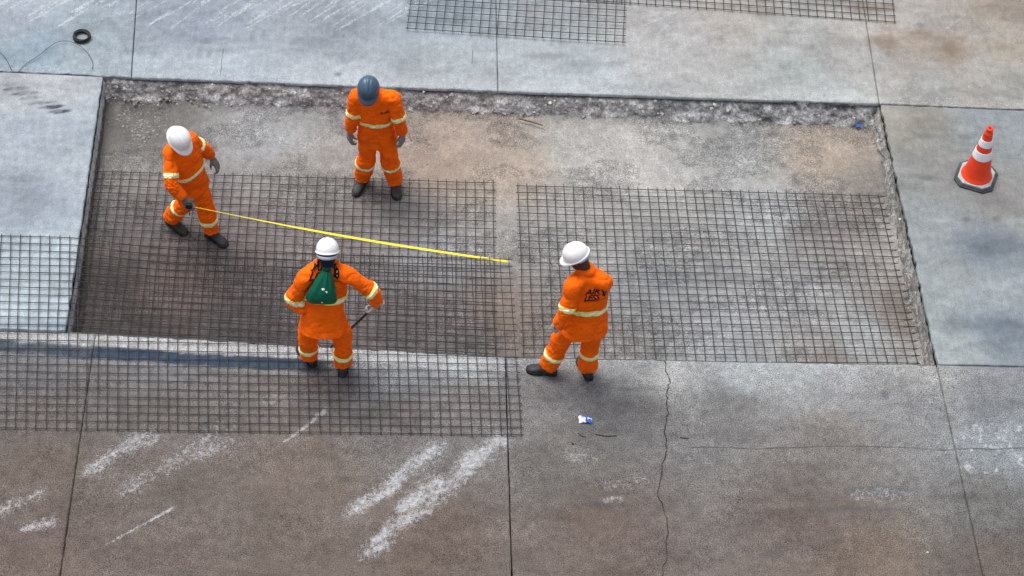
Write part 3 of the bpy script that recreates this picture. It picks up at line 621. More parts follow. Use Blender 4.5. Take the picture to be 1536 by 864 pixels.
def helmet(c, fwd, up, mat, parent, k=1.0):
    """safety helmet: ridged shell, rim, peak; inside is open"""
    up = nrm(up); f = nrm(np.array(fwd) - up * np.dot(fwd, up)); s = np.cross(f, up); c = np.array(c, float); v = []; fa = []; n = 48; rows = 16
    for i in range(rows + 4):
        for j in range(n):
            a = 2 * math.pi * j / n; ca, sa = math.cos(a), math.sin(a); fr = max(0, ca) ** 2.2
            if i < rows:
                th = math.pi / 2 * (i + .25) / (rows - .5); rr = math.sin(th) ** .92; x = .118 * rr * sa; y = .136 * rr * ca; z = .128 * math.cos(th) ** .85
                rid = .008 * (math.exp(-(x / .012) ** 2) + .75 * math.exp(-((abs(x) - .048) / .011) ** 2)) * (1 - sstep(.78, .98, rr)) * sstep(.0, .25, rr + .1)
                z += float(rid)
            else:
                e = (0, .45, .85, 1.0)[i - rows]; ex = (.012 + .064 * fr) * e; x = (.118 + ex * .75) * sa; y = (.136 + ex) * ca; z = -.006 * (1 if e > 0 else .3) - (.008 + .012 * fr) * e - (.006 if e == 1 else 0)
            v.append(c + k * (s * x + f * y + up * z))
    m = rows + 4
    for i in range(m - 1):
        for j in range(n): a = i * n + j; b = i * n + (j + 1) % n; fa.append((a, a + n, b + n, b))
    v.append(c + k * up * .136)
    for j in range(n): fa.append((len(v) - 1, j, (j + 1) % n))
    o = mesh('hard_hat', v, fa, mat, parent, True); md = o.modifiers.new('t', 'SOLIDIFY'); md.thickness = .004; md.offset = -1
    return o

def person(name_label, base, J, heading, face, face_up, helmet_mat, hands, boots, spec):
    """J: joints (world). heading: facing of the trunk"""
    root = empty('person', base); tag(root, name_label, 'person', 'road workers in orange workwear')
    J = {k: np.array(q, float) for k, q in J.items()}
    hipax = nrm(J['hipR'] - J['hipL']); shax = nrm(J['shR'] - J['shL']); pel, nk = J['pel'], J['neck']; upv = nrm(nk - pel)
    hd = nrm(np.array((heading[0], heading[1], 0)))
    def fr(t):
        lat = nrm(hipax * (1 - t) + shax * t); lat = nrm(lat - upv * lat.dot(upv)); fw = np.cross(upv, lat); return lat, (fw if fw.dot(hd) > 0 else -fw)
    L = np.linalg.norm(nk - pel); bulge = spec.get('bulge', .02); wide = spec.get('wide', 1.0)
    # ---- jacket
    mb = MB(); rings = []
    for t, a, b, fo in ((-.205 / L, .214, .176, .0), (-.18 / L, .213, .174, .0), (-.10 / L, .200, .158, .005), (0, .184, .142, bulge * .6), (.22, .180, .138, bulge), (.42, .184, .136, bulge * .9), (.62, .190, .130, .01), (.80, .180, .118, 0), (.91, .145, .100, -.005), (1.0, .092, .082, .0)):
        lat, fw = fr(np.clip(t, 0, 1)); rings.append(ellipse_ring(pel + upv * L * t + fw * fo, lat, fw, a * wide, b * wide, 26, 2.5))
    mb.add(*loft(rings)); lat1, fw1 = fr(1.0)
    hdn = nrm(J['head'] - nk)
    mb.add(*loft([ellipse_ring(nk - upv * .03, lat1, fw1, .083, .082, 18), ellipse_ring(nk + upv * (.04 + spec.get('collar', 0) * .5) + fw1 * .008, lat1, fw1, .082, .086, 18), ellipse_ring(nk + upv * (.062 + spec.get('collar', 0)) + fw1 * .01, lat1, fw1, .073, .076, 18)]))
    for S in 'RL':
        sh, el, wr = J['sh' + S], J['el' + S], J['wr' + S]; cu = wr - nrm(wr - el) * .015
        mb.add(*limb_tube([nk * .55 + sh * .45 - upv * .045, sh - upv * .005, (sh + el) / 2, el, (el + cu) / 2, cu], [.092, .086, .074, .067, .065, .061]))
        mb.add(*ball(sh - upv * .004, .083)); mb.add(*ball(el, .066))
    def folds(bones, base_amp=.0035):
        def f(p):
            q = p * np.array((1, 1, 1.6)); r1 = 1 - np.abs(2 * fbm(q * np.array((5, 5, 3.2)), 2, spec['seed']) - 1); r2 = 1 - np.abs(2 * fbm(q * 8 + 3, 2, spec['seed'] + 5) - 1); o = (fbm(q * 5, 2, spec['seed'] + 7) - .5) * .030 - .013 * r1 ** 7 - .010 * r2 ** 7 + .004
            for (c, ax, rad, amp, per) in bones:
                w = np.exp(-(np.linalg.norm(p - c, axis=1) / rad) ** 2); s_ = (p - c) @ ax + (fbm(p * 7, 2, spec['seed'] + 9) - .5) * .22; o = o + w * amp * 1.15 * (np.abs(np.sin(s_ * math.pi / per)) - .5)
            return o
        return f
    bl = []
    for S in 'RL':
        bl.append((J['el' + S], nrm(J['wr' + S] - J['shR' if S == 'R' else 'shL']), .12, .014, .036)); bl.append((J['wr' + S], nrm(J['wr' + S] - J['el' + S]), .09, .009, .03))
    bl.append((pel + upv * .12, upv, .24, .010, .055)); bl.append((J['shR'] * .7 + pel * .3, nrm(upv + lat1 * .5), .16, .008, .05)); bl.append((J['shL'] * .7 + pel * .3, nrm(upv - lat1 * .5), .16, .008, .05))
    jacket = remeshed(mb, 'jacket', .0105, 3, MAT_OR, root, folds(bl))
    # ---- trousers
    mb = MB(); rings = []
    for t, a, b in ((-.20, .150, .112), (-.1, .168, .128), (.06, .166, .124), (.22, .15, .11)):
        lat, fw = fr(0); rings.append(ellipse_ring(pel + upv * t * .8, lat, fw, a * wide, b * wide, 24, 2.4))
    mb.add(*loft(rings)); bl = []
    for S in 'RL':
        hp, kn, an = J['hip' + S], J['kn' + S], J['an' + S]; cu = an + nrm(kn - an) * .005
        mb.add(*limb_tube([hp + upv * .02, hp * .75 + kn * .25, (hp + kn) / 2, kn, (kn + an) / 2, cu], [.108, .106, .100, .092, .092, .090])); mb.add(*ball(kn, .088))
        bl.append((kn, nrm(an - hp), .17, .015, .055)); bl.append((an, nrm(an - kn), .14, .016, .042)); bl.append((hp, nrm(kn - hp + hipax * .2), .15, .010, .06))
    trousers = remeshed(mb, 'trousers', .0105, 3, MAT_OR, root, folds(bl))
    # ---- tape
    lat, fw = fr(.4); arms = [(J['sh' + S], J['el' + S], J['wr' + S]) for S in 'RL']
    def on_trunk(p):
        q = p[None]; da = min(min(seg_dist(q, a, e)[0], seg_dist(q, e, w)[0]) for a, e, w in arms); return da > .088
    tw = spec.get('waist', .32); ax = nrm(upv + lat * spec.get('tilt', 0) + fw * spec.get('tiltf', 0)); tape(jacket, pel + upv * L * tw, ax, on_trunk, jacket)
    for S in 'RL':
        sh, el, wr = J['sh' + S], J['el' + S], J['wr' + S]; t = spec.get('arm' + S, .75); a_ = sh + (el - sh) * t if t <= 1 else el + (wr - el) * (t - 1); d_ = nrm(el - sh) if t <= 1 else nrm(wr - el)
        tape(jacket, a_, d_, lambda p, a_=a_: np.linalg.norm(p - a_) < .118 and (not on_trunk(p)), jacket, .052)
        kn, an = J['kn' + S], J['an' + S]; t = spec.get('leg' + S, .5); a_ = kn + (an - kn) * t
        tape(trousers, a_, nrm(kn - an), lambda p, a_=a_: np.linalg.norm(p - a_) < .14, trousers, .052)
    # ---- body: head with face, neck, trunk, limbs and hand cores in one skin
    f = nrm(face); u = nrm(np.array(face_up) - f * np.dot(face_up, f)); s = np.cross(f, u); H = J['head']; mb = MB()
    def hp_(x, y, z): return H + s * x + f * y + u * z
    rings = []
    for z, a, b, y in ((-.125, .030, .030, .055), (-.105, .050, .062, .03), (-.06, .062, .082, .012), (0, .073, .095, 0), (.05, .077, .100, -.004), (.09, .066, .085, -.006), (.118, .035, .045, -.006)):
        rings.append(ellipse_ring(hp_(0, y, z), s, f, a, b, 18, 2.1))
    mb.add(*loft(rings)); mb.add(*ball(hp_(0, .098, -.02), .017, 8, 6)); mb.add(*tube([hp_(0, .09, .02), hp_(0, .100, -.005), hp_(0, .106, -.022)], [.009, .012, .016], 8))
    mb.add(*tube([hp_(-.045, .082, .028), hp_(0, .094, .032), hp_(.045, .082, .028)], [.009, .011, .009], 8))
    for z in (-.052, -.064): mb.add(*tube([hp_(-.024, .078, z), hp_(0, .088, z), hp_(.024, .078, z)], [.006, .009, .006], 8))
    mb.add(*ball(hp_(0, .072, -.1), .022, 8, 6))
    for q in (-1, 1): mb.add(*ball(hp_(q * .078, -.008, -.008), (.012, .018, .03), 10, 8))
    mb.add(*tube([H - u * .06 - f * .015, (H + nk) / 2 - f * .01, nk - upv * .06], [.056, .056, .062], 14))
    rings = [ellipse_ring(pel + upv * L * t, *fr(np.clip(t, 0, 1)), a, b, 18, 2.2) for t, a, b in ((-.2, .13, .09), (0, .145, .10), (.35, .13, .09), (.7, .15, .095), (.95, .09, .06), (1.02, .055, .05))]
    mb.add(*loft(rings))
    for S in 'RL':
        mb.add(*limb_tube([nk * .6 + J['sh' + S] * .4 - upv * .05, J['sh' + S], J['el' + S], J['wr' + S], J['wr' + S] + nrm(hands[S][0]) * .07], [.05, .052, .042, .028, .017], 10))
        mb.add(*limb_tube([J['hip' + S], J['kn' + S], J['an' + S]], [.078, .055, .04], 10))
        an = J['an' + S]; bd = boots[S][0]; bf = nrm((bd[0], bd[1], 0)); mb.add(*limb_tube([an, an - (0, 0, .05) + bf * .02, an - (0, 0, .055) + bf * .11], [.036, .032, .022], 10))
    body = remeshed(mb, 'body', .0105, 1, MAT_SKIN, root)
    for q in (-1, 1): mesh('eye', *ball(hp_(q * .031, .086, .004), .011, 10, 8), MAT_EYE, body, True)
    # ---- hands, boots, helmet
    for S in 'RL':
        d, pn, th, curl, mt = hands[S]; hand(J['wr' + S] + nrm(d) * .02, d, pn, th, curl, root, mt)
        bd, pitch = boots[S]; boot(J['an' + S], bd, J['an' + S][2] - spec.get('an' + S, .1), root, pitch)
    hu = nrm(u + f * spec.get('tip', .12)); helmet(H + u * .045 + f * spec.get('hfw', .0), f, hu, helmet_mat, root, spec.get('hk', .88))
    if spec.get('hood'):
        mb = MB(); mb.add(*loft([ellipse_ring(H + u * z - f * .004, s, f, a, b, 20) for z, a, b in ((.06, .088, .108), (.0, .086, .106), (-.05, .074, .088), (-.08, .062, .070), (-.11, .056, .060))]))
        remeshed(mb, 'neck_hood', .009, 2, MAT_NAVY, root)
        r0 = [H + u * .0 + (s * math.sin(a) * .094 - f * math.cos(a) * .115) for a in np.linspace(-1.25, 1.25, 14)]; v = [p + u * q for p in r0 for q in (-.016, .016)]
        n = len(r0); o = mesh('nape_strap', v, [(2 * i, 2 * i + 1, 2 * i + 3, 2 * i + 2) for i in range(n - 1)], MAT_STRAP, root, True); md = o.modifiers.new('t', 'SOLIDIFY'); md.thickness = .004
    elif spec.get('strap'):
        r0 = [H + u * .012 + (s * math.sin(a) * .090 - f * math.cos(a) * .114) for a in np.linspace(-1.3, 1.3, 14)]; v = [p + u * q for p in r0 for q in (-.012, .014)]
        n = len(r0); o = mesh('nape_strap', v, [(2 * i, 2 * i + 1, 2 * i + 3, 2 * i + 2) for i in range(n - 1)], MAT_STRAP, root, True); md = o.modifiers.new('t', 'SOLIDIFY'); md.thickness = .004
    J.update(up=upv, lat=lat, fw=fw, L=L, jacket=jacket, root=root, hs=s, hf=f, hu=u)
    if spec.get('print_lengths'): pass
    lens = {S + n: round(float(np.linalg.norm(J[a + S] - J[b + S])), 2) for S in 'RL' for n, a, b in (('up', 'sh', 'el'), ('fo', 'el', 'wr'), ('th', 'hip', 'kn'), ('shin', 'kn', 'an'))}
    print(name_label[:30], lens, 'trunk', round(L, 2), 'sh', round(float(np.linalg.norm(J['shR'] - J['shL'])), 2), 'head', round(float(np.linalg.norm(J['head'] - nk)), 2))
    return J
def JJ(fl, d): return {k: at(q[0], q[1], fl + q[2]) for k, q in d.items()}

# measuring worker, walking
P1 = person('man in white hard hat walking along the pit, paying out the yellow tape measure', at(289, 343, FL),
    JJ(FL, dict(pel=(280, 262, .92), neck=(269, 217, 1.45), head=(266, 209, 1.60), shR=(256, 229, 1.40), shL=(284, 209, 1.40), elR=(257, 276, 1.17), wrR=(275, 297, 1.0), elL=(304, 223, 1.19), wrL=(316, 234, 1.00),
        hipR=(273, 267, .88), hipL=(289, 257, .88), knR=(279, 302, .50), anR=(257, 326, .13), knL=(306, 304, .50), anL=(317, 346, .11))),
    (.23, -.19), at(300, 262, 0) * 0 + np.array((.55, -.5, -.62)), (.3, -.28, .9), MAT_WHITE,
    dict(R=((.55, -.35, -.75), (-.3, .6, .1), (.5, .6, 0), 1.15, MAT_GLOVE), L=((.55, -.4, -.9), (-.75, .2, -.3), (.4, -.8, 0), .55, MAT_GLOVE)),
    dict(R=((.72, -.62), .12), L=((.74, -.6), 0)), dict(seed=3, armR=.72, armL=.62, legR=.42, legL=.62, waist=.30, anR=.13, anL=.11, tip=.0))
# man in the grey helmet
P2 = person('man in blue-grey hard hat facing the camera with head bowed and arms hanging', at(567, 275, FL),
    JJ(FL, dict(pel=(565, 188, .92), neck=(561, 140, 1.46), head=(553, 133, 1.60), shR=(535, 145, 1.41), shL=(589, 149, 1.41), elR=(529, 176, 1.13), wrR=(525, 195, .90), elL=(600, 182, 1.13), wrL=(603, 199, .90),
        hipR=(554, 193, .88), hipL=(576, 194, .88), knR=(550, 235, .49), anR=(544, 266, .10), knL=(584, 236, .49), anL=(592, 270, .10))),
    (.02, -1), (-.06, -.82, -.55), (-.03, -.4, .9), MAT_GREYH,
    dict(R=((-.05, -.25, -1), (.7, .5, 0), (.5, -.85, 0), .75, MAT_GLOVE), L=((.0, -.2, -1), (-.7, .5, 0), (-.5, -.85, 0), .75, MAT_GLOVE)),
    dict(R=((-.42, -.9), 0), L=((.14, -1), 0)), dict(seed=11, armR=.78, armL=.78, legR=.30, legL=.30, waist=.34, tip=.02, hk=.86))
# stooping worker with the bag
P3 = person('man with green drawstring bag on his back, seen from behind, holding a black bar', at(487, 543, 0),
    JJ(0, dict(pel=(485, 467, .92), neck=(490, 391, 1.49), head=(491, 382, 1.61), shR=(523, 413, 1.39), shL=(459, 415, 1.39), elR=(557, 436, 1.20), wrR=(567, 457, .98), elL=(440, 448, 1.12), wrL=(455, 466, .96),
        hipR=(501, 472, .88), hipL=(471, 472, .88), knR=(514, 507, .48), anR=(515, 546, .10), knL=(462, 500, .48), anL=(464, 532, .10))),
    (.02, 1), (.05, .85, -.5), (.02, .5, .85), MAT_WHITE,
    dict(R=((-.5, .05, -.75), (-.5, .5, .5), (-.3, .8, .3), 1.2, MAT_GLOVE_P), L=((.4, .5, -.6), (.6, -.2, -.2), (.3, .8, 0), .9, MAT_GLOVE_P)),
    dict(R=((.12, 1), 0), L=((-.55, .85), 0)), dict(seed=23, armR=1.0, armL=1.0, legR=.60, legL=.62, waist=.34, hood=1, tip=.05, wide=1.06, bulge=.03, hk=.84, collar=.03))
# man with the print on his back
P4 = person('man with AIR LESS on his back standing with one foot out to the side', at(847, 553, 0),
    JJ(0, dict(pel=(878, 470, .95), neck=(881, 409, 1.50), head=(867, 386, 1.66), shR=(906, 422, 1.44), shL=(860, 430, 1.44), elR=(901, 434, 1.20), wrR=(880, 440, 1.06), elL=(848, 470, 1.17), wrL=(836, 489, .98),
        hipR=(889, 475, .91), hipL=(866, 478, .91), knR=(886, 511, .50), anR=(881, 552, .10), knL=(842, 509, .50), anL=(822, 550, .10))),
    (-.25, .95), (-.88, .12, -.42), (-.42, .1, .9), MAT_WHITE,
    dict(R=((-.6, .3, -.3), (-.3, -.8, 0), (-.2, .4, .9), .7, MAT_GLOVE), L=((-.25, .4, -.9), (.75, .5, 0), (-.6, .8, 0), .8, MAT_GLOVE_P)),
    dict(R=((-.3, .95), 0), L=((-1, .2), 0)), dict(seed=37, armR=1.45, armL=.78, legR=.42, legL=.55, waist=.24, tilt=.12, strap=1, tip=.1, wide=1.1))

# ---------------------------------------------------------------- prints on the clothes
def bvh(o):
    bm = bmesh.new(); bm.from_mesh(o.data); bmesh.ops.triangulate(bm, faces=bm.faces[:]); t = BVHTree.FromBMesh(bm); bm.free(); return t
def hit(tree, px, py):
    q = at(px, py, 0) - CAM; h = tree.ray_cast(Vector(CAM), Vector(nrm(q))); return np.array(h[0])
def text2d(body, size, shear=.25, bold=.02, space=1.0):
    cu = bpy.data.curves.new('t', 'FONT'); cu.body = body; cu.size = size; cu.shear = shear; cu.offset = bold * size; cu.resolution_u = 3; cu.space_character = space
    o = bpy.data.objects.new('t', cu); col.objects.link(o); dg = bpy.context.evaluated_depsgraph_get(); dg.update(); me = bpy.data.meshes.new_from_object(o.evaluated_get(dg))
    bpy.data.objects.remove(o); bpy.data.curves.remove(cu); v = np.array([q.co[:2] for q in me.vertices]); f = [tuple(p.vertices) for p in me.polygons]; bpy.data.meshes.remove(me); return v, f
def decal(name, shapes, tree, org, u, v, n, mat, parent, off=.004):
    bm = bmesh.new()
    for V, Fc, dx, dy in shapes:
        vs = [bm.verts.new((p[0] + dx, p[1] + dy, 0)) for p in V]
        for f in Fc:
            try: bm.faces.new([vs[i] for i in f])
            except ValueError: pass
    bmesh.ops.triangulate(bm, faces=bm.faces[:])
    for _ in range(3):
        lg = [e for e in bm.edges if e.calc_length() > .02]
        if lg: bmesh.ops.subdivide_edges(bm, edges=lg, cuts=1); bmesh.ops.triangulate(bm, faces=bm.faces[:])
    for q in bm.verts:
        p = org + u * q.co.x + v * q.co.y; h = tree.ray_cast(Vector(p + n * .4), Vector(-n)); b = np.array(h[0]) if h[0] is not None else p
        q.co = Vector(b + n * off)
    me = bpy.data.meshes.new(name); bm.to_mesh(me); bm.free(); return link(name, me, mat, parent)
def poly(pts): return (np.array(pts, float), [tuple(range(len(pts)))], 0, 0)
def logo(J, px, py, k, tree):
    org = hit(tree, px, py); n = -J['fw']; u = J['lat'] * 1.0; v = np.cross(n, u); v = v if v.dot(J['up']) > 0 else -v
    a, fa = text2d('AIR', .098 * k, .3, .024, .95); b, fb = text2d('LESS', .092 * k, .3, .024, .88)
    arc = [(.000, -.055), (.028, -.055)]; road = []
    for t in np.linspace(0, 1, 7): road.append((.030 * math.cos(t * 1.9 - .5) * k, .055 * math.sin(t * 1.9 - .5) * k + .0))
    outer = [(.058 * math.cos(t * 2.2 - .7) * k, .072 * math.sin(t * 2.2 - .7) * k) for t in np.linspace(0, 1, 9)]
    inner = [(.020 * math.cos(t * 2.2 - .7) * k - .004, .048 * math.sin(t * 2.2 - .7) * k) for t in np.linspace(0, 1, 9)]
    q = outer + inner[::-1]; rf = [(i, i + 1, 16 - i, 17 - i) for i in range(8)]
    p = decal('back_print', [(a, fa, -.125 * k, .014 * k), (b, fb, -.14 * k, -.062 * k), (np.array(q), rf, .042 * k, .0), poly([(-.14 * k, -.074 * k), (.13 * k, -.074 * k), (.13 * k, -.070 * k), (-.14 * k, -.070 * k)]),
                             poly([(.03 * k, .075 * k), (.045 * k, .110 * k), (.048 * k, .075 * k)])], tree, org, u, v, n, MAT_PRINT, J['jacket'])
    for t in (.25, .5, .75):
        c = np.array((.042 * k + .041 * math.cos(t * 2.2 - .7) * k, .061 * math.sin(t * 2.2 - .7) * k))
        decal('road_dash', [poly([c + (-.004 * k, -.008 * k), c + (.004 * k, -.008 * k), c + (.003 * k, .008 * k), c + (-.003 * k, .008 * k)])], tree, org, u, v, n, MAT_STRAP, p, .006)
t4 = bvh(P4['jacket']); logo(P4, 896, 442, .92, t4)
t3 = bvh(P3['jacket']); logo(P3, 490, 410, 1.16, t3)
t2 = bvh(P2['jacket']); o2 = hit(t2, 578, 169); n2_ = P2['fw']; u2 = -P2['lat']; v2 = np.cross(n2_, u2)
a, fa = text2d('AIR LESS', .026, .2, .02, .9); decal('chest_print', [(a, fa, -.055, 0), poly([(-.05, -.010), (.05, -.010), (.05, -.006), (-.05, -.006)])], t2, o2, u2, v2, n2_, MAT_PRINT, P2['jacket'])

# ---------------------------------------------------------------- drawstring bag
MAT_BAG = fabric('green_nylon', (.004, .105, .058), .12); MAT_BAG.node_tree.nodes['Principled BSDF'].inputs['Roughness'].default_value = .45
MAT_CORD = principled('black_cord', (.015, .014, .014), .8, .2)[0]
MAT_WPRINT = varied('white_print', (.75, .76, .76), .6, .3, 0, .08)
def bag():
    J = P3; pel, up, lat, out, L = J['pel'], J['up'], J['lat'], -J['fw'], J['L']; lat = lat if lat[0] > 0 else -lat
    base = pel + up * L * .38 + out * .2; root = empty('drawstring_bag', base); tag(root, 'green drawstring bag worn on the back of the stooping man', 'drawstring bag')
    rings = []; k = 40
    for t, w, d in [(.38 + (q[0] - .335) * 1.12, q[1], q[2]) for q in ((.335, .070, .018), (.34, .110, .034), (.365, .134, .052), (.42, .142, .066), (.50, .132, .070), (.60, .110, .064), (.70, .082, .054), (.78, .058, .044), (.84, .038, .034), (.875, .030, .030), (.895, .038, .034), (.92, .050, .038), (.93, .030, .022))]:
        c0 = pel + up * L * t; sag = -.006 * math.sin((t - .33) * 5)
        h = t3.ray_cast(Vector(c0 + out * .5), Vector(-out)); s0 = np.array(h[0]) if h[0] is not None else c0 + out * .14
        c = s0 + out * (d * .82) + lat * (-.03 + .035 * (t - .38) / .6 + sag); g = sstep(.42, .85, t)
        rr = []
        for j in range(k):
            a = 2 * math.pi * j / k; pl = 1 + (.05 + .16 * g) * math.sin(a * 9 + 1.3 * math.sin(t * 9)) * g + .05 * math.sin(a * 4 + t * 14)
            rr.append(c + lat * w * pl * math.copysign(abs(math.cos(a)) ** .85, math.cos(a)) + out * d * pl * math.sin(a))
        rings.append(rr)
    pouch = mesh('pouch', *loft(rings), MAT_BAG, root, True)
    top = np.mean(rings[9], axis=0)
    for S in 'RL':
        sh = J['sh' + S]; mid = J['neck'] * .52 + sh * .48 + up * .075; ft = mid - out * .10 - up * .04; sd_ = nrm(sh - J['neck'])
        mesh('cord', *tube(curve_pts([top + up * .01, (top + mid) / 2 + out * .03 + up * .015, mid + out * .02, mid - out * .05 + up * .01, ft], 6), .003, 6), MAT_CORD, root, True)
    mesh('cord', *tube(curve_pts([top + lat * .03 + out * .02, top + out * .036, top - lat * .03 + out * .02], 6), .006, 6), MAT_CORD, root, True)
    tr = bvh(pouch); v = nrm(np.cross(out, lat)); v = v if v.dot(up) > 0 else -v
    o1 = pel + up * L * .70 + out * .25 - lat * .004; n = out
    decal('white_mark', [poly([(-.030, .022), (-.012, .034), (.004, .026), (-.004, .014), (-.020, .012)]), poly([(.004, .004), (.022, .006), (.030, -.006), (.022, -.018), (.016, -.006)])], tr, o1, lat, v, n, MAT_WPRINT, pouch, .003)
    decal('white_mark', [poly([(-.012, .008), (.012, .008), (.008, -.004), (.002, -.012), (-.002, -.003)])], tr, pel + up * L * .49 + out * .25 - lat * .02, lat, v, n, MAT_WPRINT, pouch, .003)
bag()

# ---------------------------------------------------------------- bar in the stooping man's hand
MAT_BLACK = varied('black_painted_steel', (.012, .012, .013), .4, .5, 0, .2, 20, 90, 0)
MAT_RED = varied('dark_red_grip', (.16, .012, .015), .6, .3, 0, .2, 30, 90, .1)
h0 = P3['wrR'] + nrm((-.5, .05, -.75)) * .105 + nrm((-.5, .5, .5)) * .012
h1 = at(497, 521, .03); bd_ = nrm(h1 - h0)
rt = empty('steel_bar', h1); tag(rt, 'black steel bar with dark red grip in the stooping man\'s pale glove', 'bar')
mesh('shaft', *tube([h0 - bd_ * .02, h0 + bd_ * .3, h1], .0125, 10), MAT_BLACK, rt, True)
mesh('grip', *tube([h0 - bd_ * .10, h0 - bd_ * .09, h0 + bd_ * .05, h0 + bd_ * .06], [.012, .0165, .0165, .013], 12), MAT_RED, rt, True)

# ---------------------------------------------------------------- tape measure
MAT_YEL = varied('yellow_tape', (.88, .72, .035), .45, .4, 0, .06, 30, 120, 0)
MAT_HOOK = varied('hook_steel', (.5, .5, .48), .4, .5, .6, .1)
a0 = P1['wrR'] + nrm((.55, -.35, -.75)) * .10 + np.array((.03, -.01, 0)); b0 = at(764, 392.5, FL + .055)
rt = empty('tape_measure', a0); tag(rt, 'yellow tape measure stretched from the walking man\'s glove to the pit floor', 'tape measure')
n = 60; v = []; f = []; d = nrm(b0 - a0); sd_ = nrm(np.cross(d, (0, 0, 1))); up_ = np.cross(sd_, d)
for i in range(n + 1):
    t = i / n; p = a0 + (b0 - a0) * t - np.array((0, 0, .05)) * math.sin(math.pi * t); tw = .60 * (1 - float(sstep(.02, .55, t))) + .06 * math.sin(t * 9); w = sd_ * math.cos(tw) + up_ * math.sin(tw); nn_ = np.cross(w, d); hw = .0145
    v += [p - w * hw, p - nn_ * .003, p + w * hw]
    if i: k = 3 * i; f += [(k - 3, k - 2, k + 1, k), (k - 2, k - 1, k + 2, k + 1)]
o = mesh('tape', v, f, MAT_YEL, rt, True); md = o.modifiers.new('t', 'SOLIDIFY'); md.thickness = .0012
hk = b0; mesh('hook', *loft([[hk + d * x + sd_ * y + up_ * z for y, z in ((-.012, .003), (.012, .003), (.012, -.012 if x > .004 else -.001), (-.012, -.012 if x > .004 else -.001))] for x in (-.012, .004, .006, .010)]), MAT_HOOK, rt)
cs = a0 - d * .035; mb = MB(); rings = []
for y in (-.018, -.015, .015, .018):
    q = 1 if abs(y) < .017 else .86; rings.append([cs + sd_ * y + d * (.034 * q * math.copysign(abs(math.cos(a)) ** .6, math.cos(a))) + up_ * (.034 * q * math.copysign(abs(math.sin(a)) ** .6, math.sin(a))) for a in np.arange(16) * 2 * math.pi / 16])
mesh('case', *loft(rings), MAT_BLACK, rt, True)
mesh('lanyard', *tube(curve_pts([cs - up_ * .03, cs - up_ * .06 + sd_ * .01 + d * .01, cs - up_ * .10 + d * .025, cs - up_ * .135 + d * .03], 5), .005, 6), MAT_BLACK, rt, True)

# ---------------------------------------------------------------- traffic cone
MAT_CONE = varied('orange_red_plastic', (.85, .055, .008), .42, .4, 0, .08, 14, 90, 0, (.55, .06, .02), .35)
MAT_CBAND = varied('white_cone_sleeve', (.82, .82, .86), .4, .5, 0, .05, 30, 120, 0, (.6, .6, .62), .3)
MAT_RUB = varied('black_rubber', (.045, .055, .06), .8, .3, 0, .25, 20, 100, .2, (.16, .17, .17), .4)
MAT_DUSTY = varied('dusty_grey_base', (.33, .36, .38), .8, .2, 0, .22, 22, 120, .2, (.6, .6, .6), .35)
def cone():
    c = at(1463.5, 266, 0); rt = empty('traffic_cone', c); tag(rt, 'orange traffic cone with two white bands standing on the slab beside the pit', 'traffic cone')
    an = math.radians(-24)
    def octo(z, r, cut=.30): 
        o = []
        for q in range(4):
            a0 = q * math.pi / 2
            for sgn in (-1, 1):
                x, y = r, sgn * r * (1 - 2 * cut); xx = x * math.cos(a0) - y * math.sin(a0); yy = x * math.sin(a0) + y * math.cos(a0)
                if q % 2 == 0 and sgn > 0 or q % 2 and sgn < 0: pass
                o.append(c + np.array((xx * math.cos(an) - yy * math.sin(an), xx * math.sin(an) + yy * math.cos(an), z)))
        return o
    mesh('base', *loft([octo(.004, .205, .2), octo(.012, .212, .2), octo(.022, .212, .2), octo(.025, .200, .2), octo(.033, .200, .2), octo(.040, .192, .2)]), MAT_RUB, rt)
    mesh('base_top', *loft([octo(.039, .180, .2), octo(.046, .178, .2), octo(.050, .165, .2)]), MAT_DUSTY, rt)
    def lathe(prof, k=40): 
        return loft([[c + np.array((r * math.cos(a), r * math.sin(a), z)) for a in np.arange(k) * 2 * math.pi / k] for z, r in prof], False)
    R_ = lambda z: .142 + (.032 - .142) * (z - .10) / (.73 - .10)
    body = [(.045, .166), (.052, .166), (.060, .160), (.085, .152), (.092, .146), (.100, .1455)] + [(z, R_(z)) for z in np.linspace(.11, .655, 14)] + [(.660, R_(.66) + .004), (.675, R_(.675) + .005), (.682, R_(.68)), (.715, .033), (.722, .037), (.738, .036), (.742, .030), (.742, .020), (.70, .018), (.62, .016)]
    mesh('cone_body', *lathe(body), MAT_CONE, rt, True)
    for z0, z1 in ((.335, .435), (.505, .590)):
        mesh('white_band', *lathe([(z0, R_(z0) - .002), (z0, R_(z0) + .003)] + [(z, R_(z) + .0035) for z in np.linspace(z0 + .003, z1 - .003, 4)] + [(z1, R_(z1) + .003), (z1, R_(z1) - .002)]), MAT_CBAND, rt, True)
cone()

